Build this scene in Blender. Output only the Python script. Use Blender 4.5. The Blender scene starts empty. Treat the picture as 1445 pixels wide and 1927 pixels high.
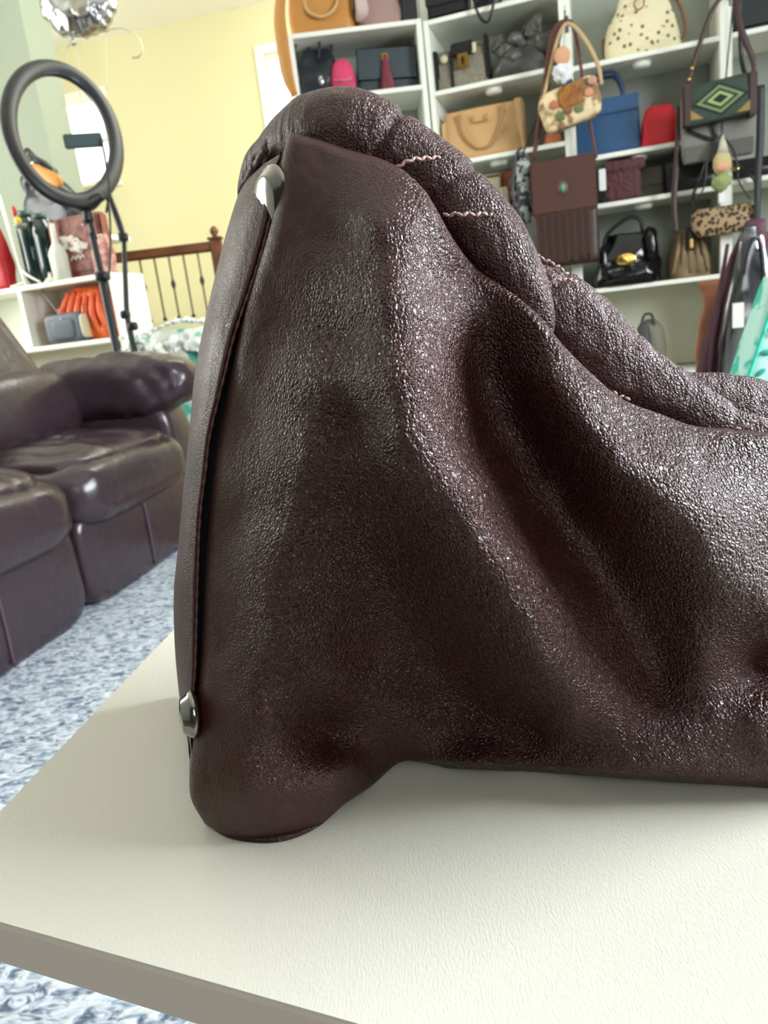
import bpy, bmesh, math, random
import numpy as np
from mathutils import Vector, Matrix, noise
random.seed(7)
C = bpy.context.scene.collection
SC = bpy.context.scene
PI = math.pi
# ---------------------------------------------------------------- camera
FPX = 1392.0; PITCH = math.radians(14.3); ROLL = math.radians(6.9); CAMZ = 0.8; TABLE = CAMZ-0.155
Fv = Vector((0, math.cos(PITCH), -math.sin(PITCH)))
r0 = Vector((1, 0, 0)); u0 = Vector((0, math.sin(PITCH), math.cos(PITCH)))
Rv = r0*math.cos(ROLL)-u0*math.sin(ROLL); Uv = r0*math.sin(ROLL)+u0*math.cos(ROLL)
CAM = Vector((0, 0, CAMZ))
cd = bpy.data.cameras.new('camera'); cam = bpy.data.objects.new('camera', cd); C.objects.link(cam)
cam.matrix_world = Matrix(((Rv.x, Uv.x, -Fv.x, 0), (Rv.y, Uv.y, -Fv.y, 0), (Rv.z, Uv.z, -Fv.z, CAMZ), (0, 0, 0, 1)))
cd.sensor_fit = 'VERTICAL'; cd.sensor_height = 36; cd.lens = 36*FPX/1927
cd.clip_start = 0.01; cd.clip_end = 100
cd.dof.use_dof = True; cd.dof.focus_distance = 0.215; cd.dof.aperture_fstop = 30
SC.camera = cam
# ---------------------------------------------------------------- world, lights, exposure
w = bpy.data.worlds.new('world'); SC.world = w; w.use_nodes = True
bg = w.node_tree.nodes['Background']; bg.inputs[0].default_value = (0.93, 0.97, 1, 1); bg.inputs[1].default_value = 4.5
SC.view_settings.view_transform = 'Standard'; SC.view_settings.look = 'None'
SC.view_settings.exposure = 0.0; SC.view_settings.gamma = 1; SC.view_settings.use_curve_mapping = False
def area(name, loc, target, sx, sy, power, col):
    l = bpy.data.lights.new(name, 'AREA'); l.shape = 'RECTANGLE'; l.size = sx; l.size_y = sy; l.energy = power; l.color = col
    o = bpy.data.objects.new(name, l); C.objects.link(o); o.location = loc
    o.rotation_euler = (Vector(target)-Vector(loc)).to_track_quat('-Z', 'Y').to_euler(); return o
area('window_daylight_right', (2.34, 0.40, 1.75), (0, 0.3, 0.85), 1.7, 1.45, 215, (0.88, 0.94, 1.0))
area('window_daylight_rear', (0.42, -1.74, 2.02), (0.1, 0.3, 0.85), 1.05, 1.15, 5, (0.86, 0.93, 1.0))
area('far_zone_fill_left', (-3.9, 3.6, 2.0), (0.5, 4.2, 1.2), 2.6, 1.9, 105, (1.0, 0.99, 0.9))  # added fill for the far zone, set at the added left opening
area('yellow_wall_fill', (0.2, 5.0, 3.3), (-1.2, 6.5, 1.2), 1.8, 1.0, 85, (1.0, 0.98, 0.9))  # added fill hung inside the room to brighten the yellow wall, no window here

# ---------------------------------------------------------------- geometry helpers
def ray(px, py): return Fv + Rv*((px-722.5)/FPX) - Uv*((py-963.5)/FPX)
def P(px, py, zc): return CAM + ray(px, py)*zc
def onz(px, py, z): d = ray(px, py); return CAM + d*((z-CAMZ)/d.z)
class Plane:
    def __init__(s, pt, az):
        s.pt = pt.copy(); s.az = math.radians(az)
        s.R = Vector((-math.sin(s.az), -math.cos(s.az), 0))      # rightwards
        s.N = Vector((-s.R.y, s.R.x, 0))                          # into the wall
        s.rot = math.atan2(s.R.y, s.R.x)
    def at(s, px, py, off=0):
        d = ray(px, py); q = s.pt+s.N*off
        return CAM + d*(s.N.dot(q-CAM)/s.N.dot(d))
    def xz(s, px, py, off=0):
        p = s.at(px, py, off); return s.R.dot(p-s.pt), p.z
    def w(s, x, y, z): return Vector((s.pt.x+s.R.x*x+s.N.x*y, s.pt.y+s.R.y*x+s.N.y*y, z))
WALL = Plane(P(1200, 350, 3.0), -72)
JOINT = WALL.at(792, 60)
BAY1 = Plane(JOINT, -90)

def lin(h):
    if isinstance(h, str):
        v = [int(h[i:i+2], 16)/255 for i in (0, 2, 4)]
    else: v = h
    return tuple(x/12.92 if x <= .04045 else ((x+.055)/1.055)**2.4 for x in v)+(1,)
MATS = {}
def mat(name, col, rough=.6, metal=0, col2=None, scale=20, bump=0, bscale=60, kind='noise', spec=.5, sheen=0, coat=0, thr=None):
    if name in MATS: return MATS[name]
    m = bpy.data.materials.new(name); m.use_nodes = True; nt = m.node_tree; b = nt.nodes['Principled BSDF']
    b.inputs['Base Color'].default_value = lin(col); b.inputs['Roughness'].default_value = rough; b.inputs['Metallic'].default_value = metal
    b.inputs['Specular IOR Level'].default_value = spec; b.inputs['Coat Weight'].default_value = coat
    tc = nt.nodes.new('ShaderNodeTexCoord')
    if col2 is not None:
        if kind == 'voronoi':
            t = nt.nodes.new('ShaderNodeTexVoronoi'); t.inputs['Scale'].default_value = scale; o = t.outputs['Distance']
        else:
            t = nt.nodes.new('ShaderNodeTexNoise'); t.inputs['Scale'].default_value = scale; t.inputs['Detail'].default_value = 4; o = t.outputs[0]
        nt.links.new(tc.outputs['Object'], t.inputs['Vector'])
        r = nt.nodes.new('ShaderNodeValToRGB'); a, z = thr or (.35, .65)
        r.color_ramp.elements[0].position = a; r.color_ramp.elements[1].position = z
        r.color_ramp.elements[0].color = lin(col); r.color_ramp.elements[1].color = lin(col2)
        nt.links.new(o, r.inputs[0]); nt.links.new(r.outputs[0], b.inputs['Base Color'])
    if bump:
        t = nt.nodes.new('ShaderNodeTexNoise'); t.inputs['Scale'].default_value = bscale; t.inputs['Detail'].default_value = 3
        nt.links.new(tc.outputs['Object'], t.inputs['Vector'])
        bn = nt.nodes.new('ShaderNodeBump'); bn.inputs['Strength'].default_value = bump; bn.inputs['Distance'].default_value = .01
        nt.links.new(t.outputs[0], bn.inputs['Height']); nt.links.new(bn.outputs[0], b.inputs['Normal'])
    MATS[name] = m; return m
def leather(name, cell, depth, base=(.07, .018, .014), rough=.36, wrinkle=.0, wscale=60, smooth=0, attr=False):
    """pebbled leather: voronoi cells with creases between them, plus finer wrinkling"""
    m = bpy.data.materials.new(name); m.use_nodes = True; nt = m.node_tree; b = nt.nodes['Principled BSDF']; L = nt.links.new
    b.inputs['Base Color'].default_value = (*base, 1); b.inputs['Specular IOR Level'].default_value = .55
    tc = nt.nodes.new('ShaderNodeTexCoord')
    nz = nt.nodes.new('ShaderNodeTexNoise'); nz.inputs['Scale'].default_value = 260; nz.inputs['Detail'].default_value = 3; L(tc.outputs['Object'], nz.inputs['Vector'])
    mx = nt.nodes.new('ShaderNodeMixRGB'); mx.blend_type = 'ADD'; mx.inputs[0].default_value = .0009
    L(tc.outputs['Object'], mx.inputs[1]); L(nz.outputs['Color'], mx.inputs[2])
    v = nt.nodes.new('ShaderNodeTexVoronoi'); v.feature = 'DISTANCE_TO_EDGE'; v.inputs['Scale'].default_value = 1/cell; L(mx.outputs[0], v.inputs['Vector'])
    cr = nt.nodes.new('ShaderNodeMapRange'); cr.interpolation_type = 'SMOOTHSTEP'; cr.inputs[1].default_value = 0; cr.inputs[2].default_value = .32; L(v.outputs[0], cr.inputs[0])
    v2 = nt.nodes.new('ShaderNodeTexVoronoi'); v2.feature = 'DISTANCE_TO_EDGE'; v2.inputs['Scale'].default_value = 1/(cell*2.3); L(mx.outputs[0], v2.inputs['Vector'])
    cr2 = nt.nodes.new('ShaderNodeMapRange'); cr2.interpolation_type = 'SMOOTHSTEP'; cr2.inputs[2].default_value = .14; L(v2.outputs[0], cr2.inputs[0])
    s = nt.nodes.new('ShaderNodeMath'); s.operation = 'MULTIPLY_ADD'; s.inputs[1].default_value = .55; L(cr2.outputs[0], s.inputs[0]); L(cr.outputs[0], s.inputs[2])
    # the grain is stronger in some patches of the hide than in others
    pn = nt.nodes.new('ShaderNodeTexNoise'); pn.inputs['Scale'].default_value = 28; L(tc.outputs['Object'], pn.inputs['Vector'])
    pr = nt.nodes.new('ShaderNodeMapRange'); pr.inputs[1].default_value = .35; pr.inputs[2].default_value = .6; pr.inputs[3].default_value = .6-.4*smooth; pr.inputs[4].default_value = 1; L(pn.outputs[0], pr.inputs[0])
    b1 = nt.nodes.new('ShaderNodeBump'); b1.inputs['Distance'].default_value = depth
    if attr:   # the hide was stretched smooth along the piped seams
        an = nt.nodes.new('ShaderNodeAttribute'); an.attribute_name = 'grain'; am = nt.nodes.new('ShaderNodeMath'); am.operation = 'MULTIPLY'
        L(pr.outputs[0], am.inputs[0]); L(an.outputs['Fac'], am.inputs[1]); L(am.outputs[0], b1.inputs['Strength'])
    else: L(pr.outputs[0], b1.inputs['Strength'])
    L(s.outputs[0], b1.inputs['Height'])
    last = b1
    if wrinkle:
        wn = nt.nodes.new('ShaderNodeTexNoise'); wn.inputs['Scale'].default_value = wscale; wn.inputs['Detail'].default_value = 5; wn.inputs['Distortion'].default_value = 1.2
        mp = nt.nodes.new('ShaderNodeMapping'); mp.inputs['Scale'].default_value = (1.6, 1, .5); L(tc.outputs['Object'], mp.inputs[0]); L(mp.outputs[0], wn.inputs['Vector'])
        b2 = nt.nodes.new('ShaderNodeBump'); b2.inputs['Distance'].default_value = wrinkle; b2.inputs['Strength'].default_value = 1
        L(wn.outputs[0], b2.inputs['Height']); L(b1.outputs[0], b2.inputs['Normal']); last = b2
    L(last.outputs[0], b.inputs['Normal'])
    rr = nt.nodes.new('ShaderNodeMapRange'); rr.inputs[3].default_value = rough+.2; rr.inputs[4].default_value = rough; L(cr.outputs[0], rr.inputs[0]); 
    if attr:
        ra = nt.nodes.new('ShaderNodeMapRange'); ra.inputs[1].default_value = .1; ra.inputs[2].default_value = .8; ra.inputs[3].default_value = .17; ra.inputs[4].default_value = 0
        L(an.outputs['Fac'], ra.inputs[0]); rs = nt.nodes.new('ShaderNodeMath'); L(rr.outputs[0], rs.inputs[0]); L(ra.outputs[0], rs.inputs[1]); L(rs.outputs[0], b.inputs['Roughness'])
    else: L(rr.outputs[0], b.inputs['Roughness'])
    return m

def tag(o, label=None, cat=None, group=None, kind=None):
    if label: o['label'] = label
    if cat: o['category'] = cat
    if group: o['group'] = group
    if kind: o['kind'] = kind
    return o
def thing(name, label, cat, loc=(0, 0, 0), rot=0, group=None):
    o = bpy.data.objects.new(name, None); C.objects.link(o); o.location = loc; o.rotation_euler = (0, 0, rot); o.empty_display_size = .05
    return tag(o, label, cat, group)
def obj(name, data, m, parent=None, loc=None, rot=None, smooth=True, label=None):
    """data = bmesh or (verts, faces)"""
    me = bpy.data.meshes.new(name)
    if isinstance(data, tuple): me.from_pydata([tuple(v) for v in data[0]], [], data[1])
    else: data.to_mesh(me); data.free()
    me.materials.append(m)
    if smooth and not isinstance(data, Flat): me.polygons.foreach_set('use_smooth', [True]*len(me.polygons))
    me.update()
    o = bpy.data.objects.new(name, me); C.objects.link(o)
    if parent is not None: o.parent = parent
    if loc is not None: o.location = loc
    if rot is not None: o.rotation_euler = rot
    if label: o['label'] = label
    return o
def join(*ds):
    V, Fc = [], []
    for v, f in ds:
        n = len(V); V += [Vector(x) for x in v]; Fc += [tuple(i+n for i in q) for q in f]
    return V, Fc
def move(d, off=(0, 0, 0), rot=None):
    M = Matrix.Translation(off)
    if rot: M = M @ Matrix.Rotation(rot[2], 4, 'Z') @ Matrix.Rotation(rot[1], 4, 'Y') @ Matrix.Rotation(rot[0], 4, 'X')
    return [M @ Vector(v) for v in d[0]], d[1]
class Flat(tuple): pass
def box(x0, x1, y0, y1, z0, z1, bev=0.0):
    bm = bmesh.new(); bmesh.ops.create_cube(bm, size=1)
    for v in bm.verts: v.co = Vector(((x0+x1)/2+v.co.x*(x1-x0), (y0+y1)/2+v.co.y*(y1-y0), (z0+z1)/2+v.co.z*(z1-z0)))
    if bev: bmesh.ops.bevel(bm, geom=list(bm.edges), offset=bev, segments=2, affect='EDGES')
    bm.verts.index_update()
    r = Flat(([v.co.copy() for v in bm.verts], [tuple(v.index for v in f.verts) for f in bm.faces])); bm.free(); return r
def crom(pts, n, closed=False):
    """resampled Catmull-Rom through points (any dimension), even in arc length of the dense curve"""
    A = np.array([list(p) for p in pts], float); N = len(A); out = []
    segs = N if closed else N-1
    for i in range(segs):
        if closed: a, b, c, d = A[(i-1) % N], A[i], A[(i+1) % N], A[(i+2) % N]
        else: a = A[i-1] if i else 2*A[0]-A[1]; b = A[i]; c = A[i+1]; d = A[i+2] if i+2 < N else 2*A[-1]-A[-2]
        for t in np.linspace(0, 1, 12, endpoint=False):
            out.append(.5*((2*b)+(-a+c)*t+(2*a-5*b+4*c-d)*t*t+(-a+3*b-3*c+d)*t**3))
    out.append(A[0] if closed else A[-1]); O = np.array(out)
    dd = np.r_[0, np.cumsum(np.linalg.norm(np.diff(O[:, :3 if O.shape[1] >= 3 else 2], axis=0), axis=1))]
    s = np.linspace(0, dd[-1], n)
    return np.stack([np.interp(s, dd, O[:, k]) for k in range(O.shape[1])], 1)
def tube(pts, r, n=40, seg=10, flat=1.0, up=None, cap=True, closed=False, fn=None):
    """sweep; r a number or list per control point; flat scales the second axis of the section"""
    rs = r if isinstance(r, (list, tuple)) else [r]*len(pts)
    A = crom([list(p)+[q] for p, q in zip(pts, rs)], n, closed)
    V, Fc = [], []; up = Vector(up) if up is not None else None
    prev = None
    for i in range(n):
        c = Vector(A[i, :3]); t = Vector(A[min(i+1, n-1), :3])-Vector(A[max(i-1, 0), :3])
        if t.length < 1e-9: t = Vector((0, 0, 1))
        t.normalize()
        if up is not None: a = up-t*up.dot(t)
        elif prev is not None: a = prev-t*prev.dot(t)
        else: q = Vector((0, 0, 1)) if abs(t.z) < .9 else Vector((1, 0, 0)); a = q-t*q.dot(t)
        a.normalize(); prev = a; b = t.cross(a)
        for k in range(seg):
            th = 2*PI*k/seg; rr = A[i, 3]*(fn(i/(n-1), th) if fn else 1)
            V.append(c+a*math.cos(th)*rr*flat+b*math.sin(th)*rr)
    for i in range(n-1):
        for k in range(seg):
            Fc.append((i*seg+k, i*seg+(k+1) % seg, (i+1)*seg+(k+1) % seg, (i+1)*seg+k))
    if cap and not closed:
        Fc.append(tuple(range(seg))[::-1]); Fc.append(tuple((n-1)*seg+k for k in range(seg)))
    return V, Fc
def lathe(prof, seg=20, axis='Z'):
    V, Fc = [], []; n = len(prof)
    for r, z in prof:
        for k in range(seg):
            a = 2*PI*k/seg; V.append(Vector((r*math.cos(a), r*math.sin(a), z)))
    for i in range(n-1):
        for k in range(seg): Fc.append((i*seg+k, i*seg+(k+1) % seg, (i+1)*seg+(k+1) % seg, (i+1)*seg+k))
    Fc.append(tuple(range(seg))[::-1]); Fc.append(tuple((n-1)*seg+k for k in range(seg)))
    if axis == 'Y': V = [Vector((v.x, -v.z, v.y)) for v in V]
    if axis == 'X': V = [Vector((v.z, v.x, v.y)) for v in V]
    return V, Fc
def loft(levels, seg=28, e=.45, wob=0, seed=0, lean=0):
    """closed body of stacked superellipse sections: (z, half width, half depth)"""
    L = crom([(a, b, c) for a, b, c in levels], max(14, len(levels)*5)); L = np.array(L)
    V, Fc = [], []; n = len(L)
    for z, a, b in L:
        for k in range(seg):
            t = 2*PI*k/seg; cx, sx = math.cos(t), math.sin(t)
            x = a*math.copysign(abs(cx)**e, cx); y = b*math.copysign(abs(sx)**e, sx)
            v = Vector((x+lean*z, y, z))
            if wob: v += Vector((noise.noise(Vector((x*14+seed, y*14, z*14))), noise.noise(Vector((x*14, y*14+seed, z*14))), .3*noise.noise(Vector((x*11, y*11, z*11+seed)))))*wob
            v.z = max(v.z, levels[0][0]); V.append(v)
    for i in range(n-1):
        for k in range(seg): Fc.append((i*seg+k, i*seg+(k+1) % seg, (i+1)*seg+(k+1) % seg, (i+1)*seg+k))
    Fc.append(tuple(range(seg))[::-1]); Fc.append(tuple((n-1)*seg+k for k in range(seg)))
    return V, Fc
def puff(a, b, c, e1=.4, e2=.4, nu=48, nv=28, wob=0, freq=8, fold=None, seed=0):
    """pillow: superellipsoid with half sizes a b c, wrinkled"""
    V, Fc = [], []
    sp = lambda q, e: math.copysign(abs(q)**e, q)
    for j in range(nv+1):
        v = -PI/2+PI*j/nv
        for i in range(nu):
            u = 2*PI*i/nu
            p = Vector((a*sp(math.cos(v), e1)*sp(math.cos(u), e2), b*sp(math.cos(v), e1)*sp(math.sin(u), e2), c*sp(math.sin(v), e1)))
            if wob:
                nrm = Vector((p.x/a/a, p.y/b/b, p.z/c/c)).normalized()
                p += nrm*wob*noise.fractal(Vector((p.x*freq+seed, p.y*freq, p.z*freq)), .7, 2.1, 3)
            if fold: p = fold(p)
            V.append(p)
    for j in range(nv):
        for i in range(nu): Fc.append((j*nu+i, j*nu+(i+1) % nu, (j+1)*nu+(i+1) % nu, (j+1)*nu+i))
    return V, Fc
def struct(name, d, m, loc=None, rot=None, smooth=False, parent=None):
    o = obj(name, d, m, parent, loc, rot, smooth)
    if parent is None: o['kind'] = 'structure'
    return o

# ================================================================ ROOM
m_yellow = mat('wall_paint_yellow', 'ded8ae', .85, bump=.05, bscale=200)
m_grey = mat('wall_paint_grey', 'c6cbbb', .85, bump=.05, bscale=200)
m_ceil = mat('ceiling_paint', 'fbf9f0', .9, bump=.05, bscale=150)
m_white = mat('white_trim_paint', 'f0f0e4', .5)
m_shelf = mat('white_shelf_laminate', 'eceee0', .45)
m_back = mat('shelf_back_panel_paint', 'a4aa9e', .7)
m_dark = mat('unseen_wall_dark_tone', '4a443c', .9)  # dark tone given to the unseen right and rear walls to cut fill light
m_floor = mat('floor_oak', '7a6650', .6, col2='6a5642', scale=6)
FAR = Plane(P(300, 300, 7.2), -77)
m_glass = bpy.data.materials.new('window_glass'); m_glass.use_nodes = True
nt = m_glass.node_tree; nt.nodes.clear()
go = nt.nodes.new('ShaderNodeOutputMaterial'); gt = nt.nodes.new('ShaderNodeBsdfTransparent'); gg = nt.nodes.new('ShaderNodeBsdfGlossy'); gm = nt.nodes.new('ShaderNodeMixShader')
gg.inputs['Roughness'].default_value = .02; gm.inputs[0].default_value = .05
nt.links.new(gt.outputs[0], gm.inputs[1]); nt.links.new(gg.outputs[0], gm.inputs[2]); nt.links.new(gm.outputs[0], go.inputs[0])

ceil_z = FAR.at(300, 49).z
struct('floor', box(-4.4, 4.2, -3.2, 9.5, -.05, 0), m_floor)
struct('ceiling', box(-4.6, 4.4, -3.4, 9.5, ceil_z, ceil_z+.1), m_ceil)
def wall_with_holes(name, pl, x0, x1, z0, z1, holes, m, th=.14):
    xs = sorted({x0, x1, *[h[0] for h in holes], *[h[1] for h in holes]}); zs = sorted({z0, z1, *[h[2] for h in holes], *[h[3] for h in holes]})
    ds = []
    for a, b in zip(xs, xs[1:]):
        for c, d in zip(zs, zs[1:]):
            if any(h[0]-1e-6 <= a and b <= h[1]+1e-6 and h[2]-1e-6 <= c and d <= h[3]+1e-6 for h in holes): continue
            ds.append(box(a, b, 0, th, c, d))
    o = struct(name, join(*ds), m, loc=(pl.pt.x, pl.pt.y, 0), rot=(0, 0, pl.rot)); return o
def window(name, pl, h, bars=(1, 1)):
    x0, x1, z0, z1 = h
    r = thing(name, None, None, (pl.pt.x, pl.pt.y, 0), pl.rot); r['kind'] = 'structure'
    fw = .07
    for nm, d in (('casing', box(x0-fw, x0, -.025, .02, z0-fw, z1+fw, .004)), ('casing', box(x1, x1+fw, -.025, .02, z0-fw, z1+fw, .004)),
                  ('casing', box(x0, x1, -.025, .02, z1, z1+fw, .004)), ('window_sill', box(x0-fw, x1+fw, -.06, .02, z0-.04, z0, .004)),
                  ('sash_rail', box(x0, x1, .05, .08, (z0+z1)/2-.02, (z0+z1)/2+.02, .003)), ('window_pane', box(x0, x1, .075, .08, z0, z1))):
        obj(nm, d, m_glass if nm == 'window_pane' else m_white, r, smooth=False)
    return r
def hole(pl, x0, y0, x1, y1, zmin=None):
    a, zt = pl.xz(x0, y0); b, _ = pl.xz(x1, y0); _, zb = pl.xz((x0+x1)/2, y1)
    return (a, b, zb if zmin is None else zmin, zt)
h1 = hole(FAR, 62, 206, 192, 352); h2 = hole(FAR, 494, 102, 600, 270)
wall_with_holes('wall_far', FAR, -4.2, 6, 0, ceil_z, [h1, h2], m_yellow)
window('window_1', FAR, h1); window('window_2', FAR, h2)
RW = Plane(Vector((2.4, 0.4, 0)), 0); RW.R = Vector((0, -1, 0)); RW.N = Vector((1, 0, 0)); RW.rot = -PI/2
hr = (-.85, .85, 1.0, 2.5)
wall_with_holes('wall_right', RW, -2.35, 2.2, 0, ceil_z, [hr], m_dark); window('window_3', RW, hr)
BW = Plane(Vector((0, -1.8, 0)), 0); BW.R = Vector((-1, 0, 0)); BW.N = Vector((0, -1, 0)); BW.rot = PI
hb = (-1.0, .15, 1.4, 2.6)
wall_with_holes('wall_rear', BW, -3.0, 4.2, 0, ceil_z, [hb], m_dark); window('window_4', BW, hb)
LW = Plane(Vector((-4.05, 3.6, 0)), 0); LW.R = Vector((0, 1, 0)); LW.N = Vector((-1, 0, 0)); LW.rot = PI/2
hl = (-1.35, 1.35, 1.0, 3.0)
wall_with_holes('wall_left', LW, -6.4, 5.2, 0, ceil_z, [hl], m_grey); window('window_5_added', LW, hl)  # unseen left window added to let light reach the far zone
# wall behind the shelving
wx0 = WALL.R.dot(JOINT-WALL.pt)
struct('wall_back', box(wx0-.2, 2.35, .34, .46, 0, ceil_z), m_grey, loc=(WALL.pt.x, WALL.pt.y, 0), rot=(0, 0, WALL.rot))
# grey pilaster at the left
PIL = Plane(P(60, 200, 5.0), -80)
xp, _ = PIL.xz(66, 150)
struct('wall_stub', box(xp-.7, xp, 0, .35, 0, ceil_z), mat('stub_wall_paint', '8d9684', .85), loc=(PIL.pt.x, PIL.pt.y, 0), rot=(0, 0, PIL.rot))
# raised landing with its railing
RAIL = Plane(P(300, 520, 6.2), -90)
rx0, rz = RAIL.xz(222, 478); rx1, _ = RAIL.xz(398, 459); _, zb = RAIL.xz(266, 610)
struct('wall_landing', box(rx0-1.2, rx1+1.2, -.03, .9, 0, zb), m_yellow, loc=(RAIL.pt.x, RAIL.pt.y, 0), rot=(0, 0, RAIL.rot))
m_wood = mat('stained_oak', '6d4126', .4, col2='4e2c18', scale=9)
m_iron = mat('bronze_iron', '6e6652', .5, .4)
rail = thing('stair_railing', 'oak stair railing with dark iron balusters in front of the yellow wall', 'railing', (RAIL.pt.x, RAIL.pt.y, 0), RAIL.rot)
rzz = rz-.02
obj('handrail', box(rx0-.6, rx1, -.03, .03, rzz-.05, rzz+.03, .015), m_wood, rail)
for i in range(-4, 8):
    x = rx0+.015+i*.1215+.03
    if x > rx1-.03: break
    b = obj('baluster', box(x-.007, x+.007, -.007, .007, zb, rzz-.04), m_iron, rail, smooth=False)
    if i % 2 == 1: obj('knuckle', move(lathe([(.004, -.045), (.012, -.03), (.021, 0), (.012, .03), (.004, .045)], 10), (x, 0, zb+(rzz-zb)*.52)), mat('dark_iron', '3f3d35', .5, .5), b)
    obj('baluster_shoe', box(x-.014, x+.014, -.014, .014, zb, zb+.03, .003), mat('dark_iron', '3f3d35', .5, .5), b, smooth=False)
nw = obj('newel_post', join(box(rx1-.01, rx1+.085, -.045, .045, zb, rzz+.04, .006), box(rx1-.022, rx1+.097, -.057, .057, rzz+.04, rzz+.058, .004)), m_wood, rail, smooth=False)
obj('finial', move(lathe([(.03, 0), (.02, .015), (.034, .035), (.036, .055), (.02, .08), (.004, .09)], 16), (rx1+.038, 0, rzz+.058)), m_wood, nw)
# ---- rug
m_rug = bpy.data.materials.new('shag_rug'); m_rug.use_nodes = True; nt = m_rug.node_tree; b = nt.nodes['Principled BSDF']; L = nt.links.new
tc = nt.nodes.new('ShaderNodeTexCoord'); mp = nt.nodes.new('ShaderNodeMapping'); mp.inputs['Scale'].default_value = (1, 2.2, 1); mp.inputs['Rotation'].default_value = (0, 0, .5); L(tc.outputs['Object'], mp.inputs[0])
n1 = nt.nodes.new('ShaderNodeTexNoise'); n1.inputs['Scale'].default_value = 30; n1.inputs['Detail'].default_value = 5; n1.inputs['Distortion'].default_value = 1.4; L(mp.outputs[0], n1.inputs['Vector'])
rp = nt.nodes.new('ShaderNodeValToRGB'); E = rp.color_ramp.elements; E[0].position = .36; E[0].color = lin('5d6a7c'); E[1].position = .57; E[1].color = lin('dde4ea')
e = E.new(.47); e.color = lin('a9b8c8'); L(n1.outputs[0], rp.inputs[0]); L(rp.outputs[0], b.inputs['Base Color']); b.inputs['Roughness'].default_value = .95
bn = nt.nodes.new('ShaderNodeBump'); bn.inputs['Distance'].default_value = .02; bn.inputs['Strength'].default_value = .6; L(n1.outputs[0], bn.inputs['Height']); L(bn.outputs[0], b.inputs['Normal'])
tag(obj('area_rug', box(-2.3, .5, -.1, 2.9, 0.001, .018, .006), m_rug, smooth=False), 'pale blue and white mottled shag rug between the sofa and the table', 'rug')

# ================================================================ SHELVING
BOT = .83
def zpx(pl, px, py): return pl.xz(px, py)[1]
z2 = [zpx(WALL, 850, 27), zpx(WALL, 870, 161), zpx(WALL, 960, 284), zpx(WALL, 967, 397), BOT]     # board tops in bay 2
z3 = [zpx(WALL, 1210, 97), zpx(WALL, 1175, 283), zpx(WALL, 1285, 359), BOT]
z1 = [zpx(BAY1, 664, 50), zpx(BAY1, 735, 166), zpx(BAY1, 735, 166)-.30, BOT]
xA = WALL.xz(802, 60)[0]; xB = WALL.xz(1066, 120)[0]; xC = WALL.xz(1366, 120)[0]; xD = xC+.58; x1L = BAY1.xz(549, 100)[0]
def bookcase(pl, x0, x1, boards, top, label, left=True, base=0):
    r = thing('bookcase', label, 'shelving', (pl.pt.x, pl.pt.y, 0), pl.rot, None)
    t = .011
    if left: obj('side_panel', box(x0-t, x0+t, 0, .30, 0, top, .002), m_shelf, r, smooth=False)
    obj('side_panel', box(x1-t, x1+t, 0, .30, 0, top, .002), m_shelf, r, smooth=False)
    for z in boards: obj('shelf_board', box(x0+t, x1-t, 0, .30, z-.018, z, .002), m_shelf, r, smooth=False)
    obj('back_panel', box(x0, x1, .30, .31, 0, top), m_back, r, smooth=False)
    obj('kick_panel', box(x0+t, x1-t, .0, .012, 0, .1), m_shelf, r, smooth=False)
    return r
bookcase(BAY1, x1L, 0-.006, z1+[.45], z1[0]+.001, 'white bookcase bay at the left end, turned slightly towards the window')
bookcase(WALL, xA, xB-.011, z2+[.45], z2[0]+.001, 'white bookcase bay holding the tan tote and the satchel with gold lock')
bc3 = bookcase(WALL, xB+.011, xC-.011, z3+[.45], 2.35, 'tall white bookcase bay holding the blue tote and the floral backpack')
obj('lower_back_panel', box(xB+.02, xC-.02, .294, .299, .46, BOT-.02), mat('cream_panel', 'd2d1bb', .7), bc3)
bookcase(WALL, xC+.011, xD, [z3[0], z3[2]+.01, BOT], 2.35, 'white bookcase bay at the right edge of the photo')

# ---------------------------------------------------------------- bag toolkit
def spot(pl, x0, y0, x1, y1, off, zbase=None):
    """pixel extent on a plane -> location of base, width, height"""
    a, _ = pl.xz(x0, (y0+y1)/2, off); b, _ = pl.xz(x1, (y0+y1)/2, off)
    xm = (a+b)/2; _, zt = pl.xz((x0+x1)/2, y0, off); _, zb_ = pl.xz((x0+x1)/2, y1, off)
    if zbase is not None: zb_ = zbase
    return pl.w(xm, off, zb_), b-a, zt-zb_
def hoop(w_, h_, r, y=0, z0=0, x=0, n=26, seg=8, flat=1, squeeze=1):
    pts = [(x-w_/2, y, z0-.01), (x-w_/2*.98, y, z0+h_*.45), (x-w_/2*.6*squeeze, y, z0+h_*.92), (x, y, z0+h_), (x+w_/2*.6*squeeze, y, z0+h_*.92), (x+w_/2*.98, y, z0+h_*.45), (x+w_/2, y, z0-.01)]
    return tube(pts, r, n, seg, flat)
def bagroot(name, label, cat, s, pl, group=None, rot=0): return thing(name, label, cat, s[0], pl.rot+rot, group)
lea = lambda n, c, rough=.5, bump=.15: mat(n, c, rough, bump=bump, bscale=90)
m_gold = mat('polished_gold', 'd8b060', .22, 1); m_silver = mat('silver_metal', 'c8c8c8', .2, 1)
m_blackl = lea('black_leather', '17171a', .35); m_brownl = lea('brown_leather', '5a3022', .5); m_dkbrown = lea('dark_brown_leather', '38221c', .5)
m_tan = lea('tan_leather', 'c49c68', .55); m_orange = lea('caramel_leather', 'b9813c', .5)

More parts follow.
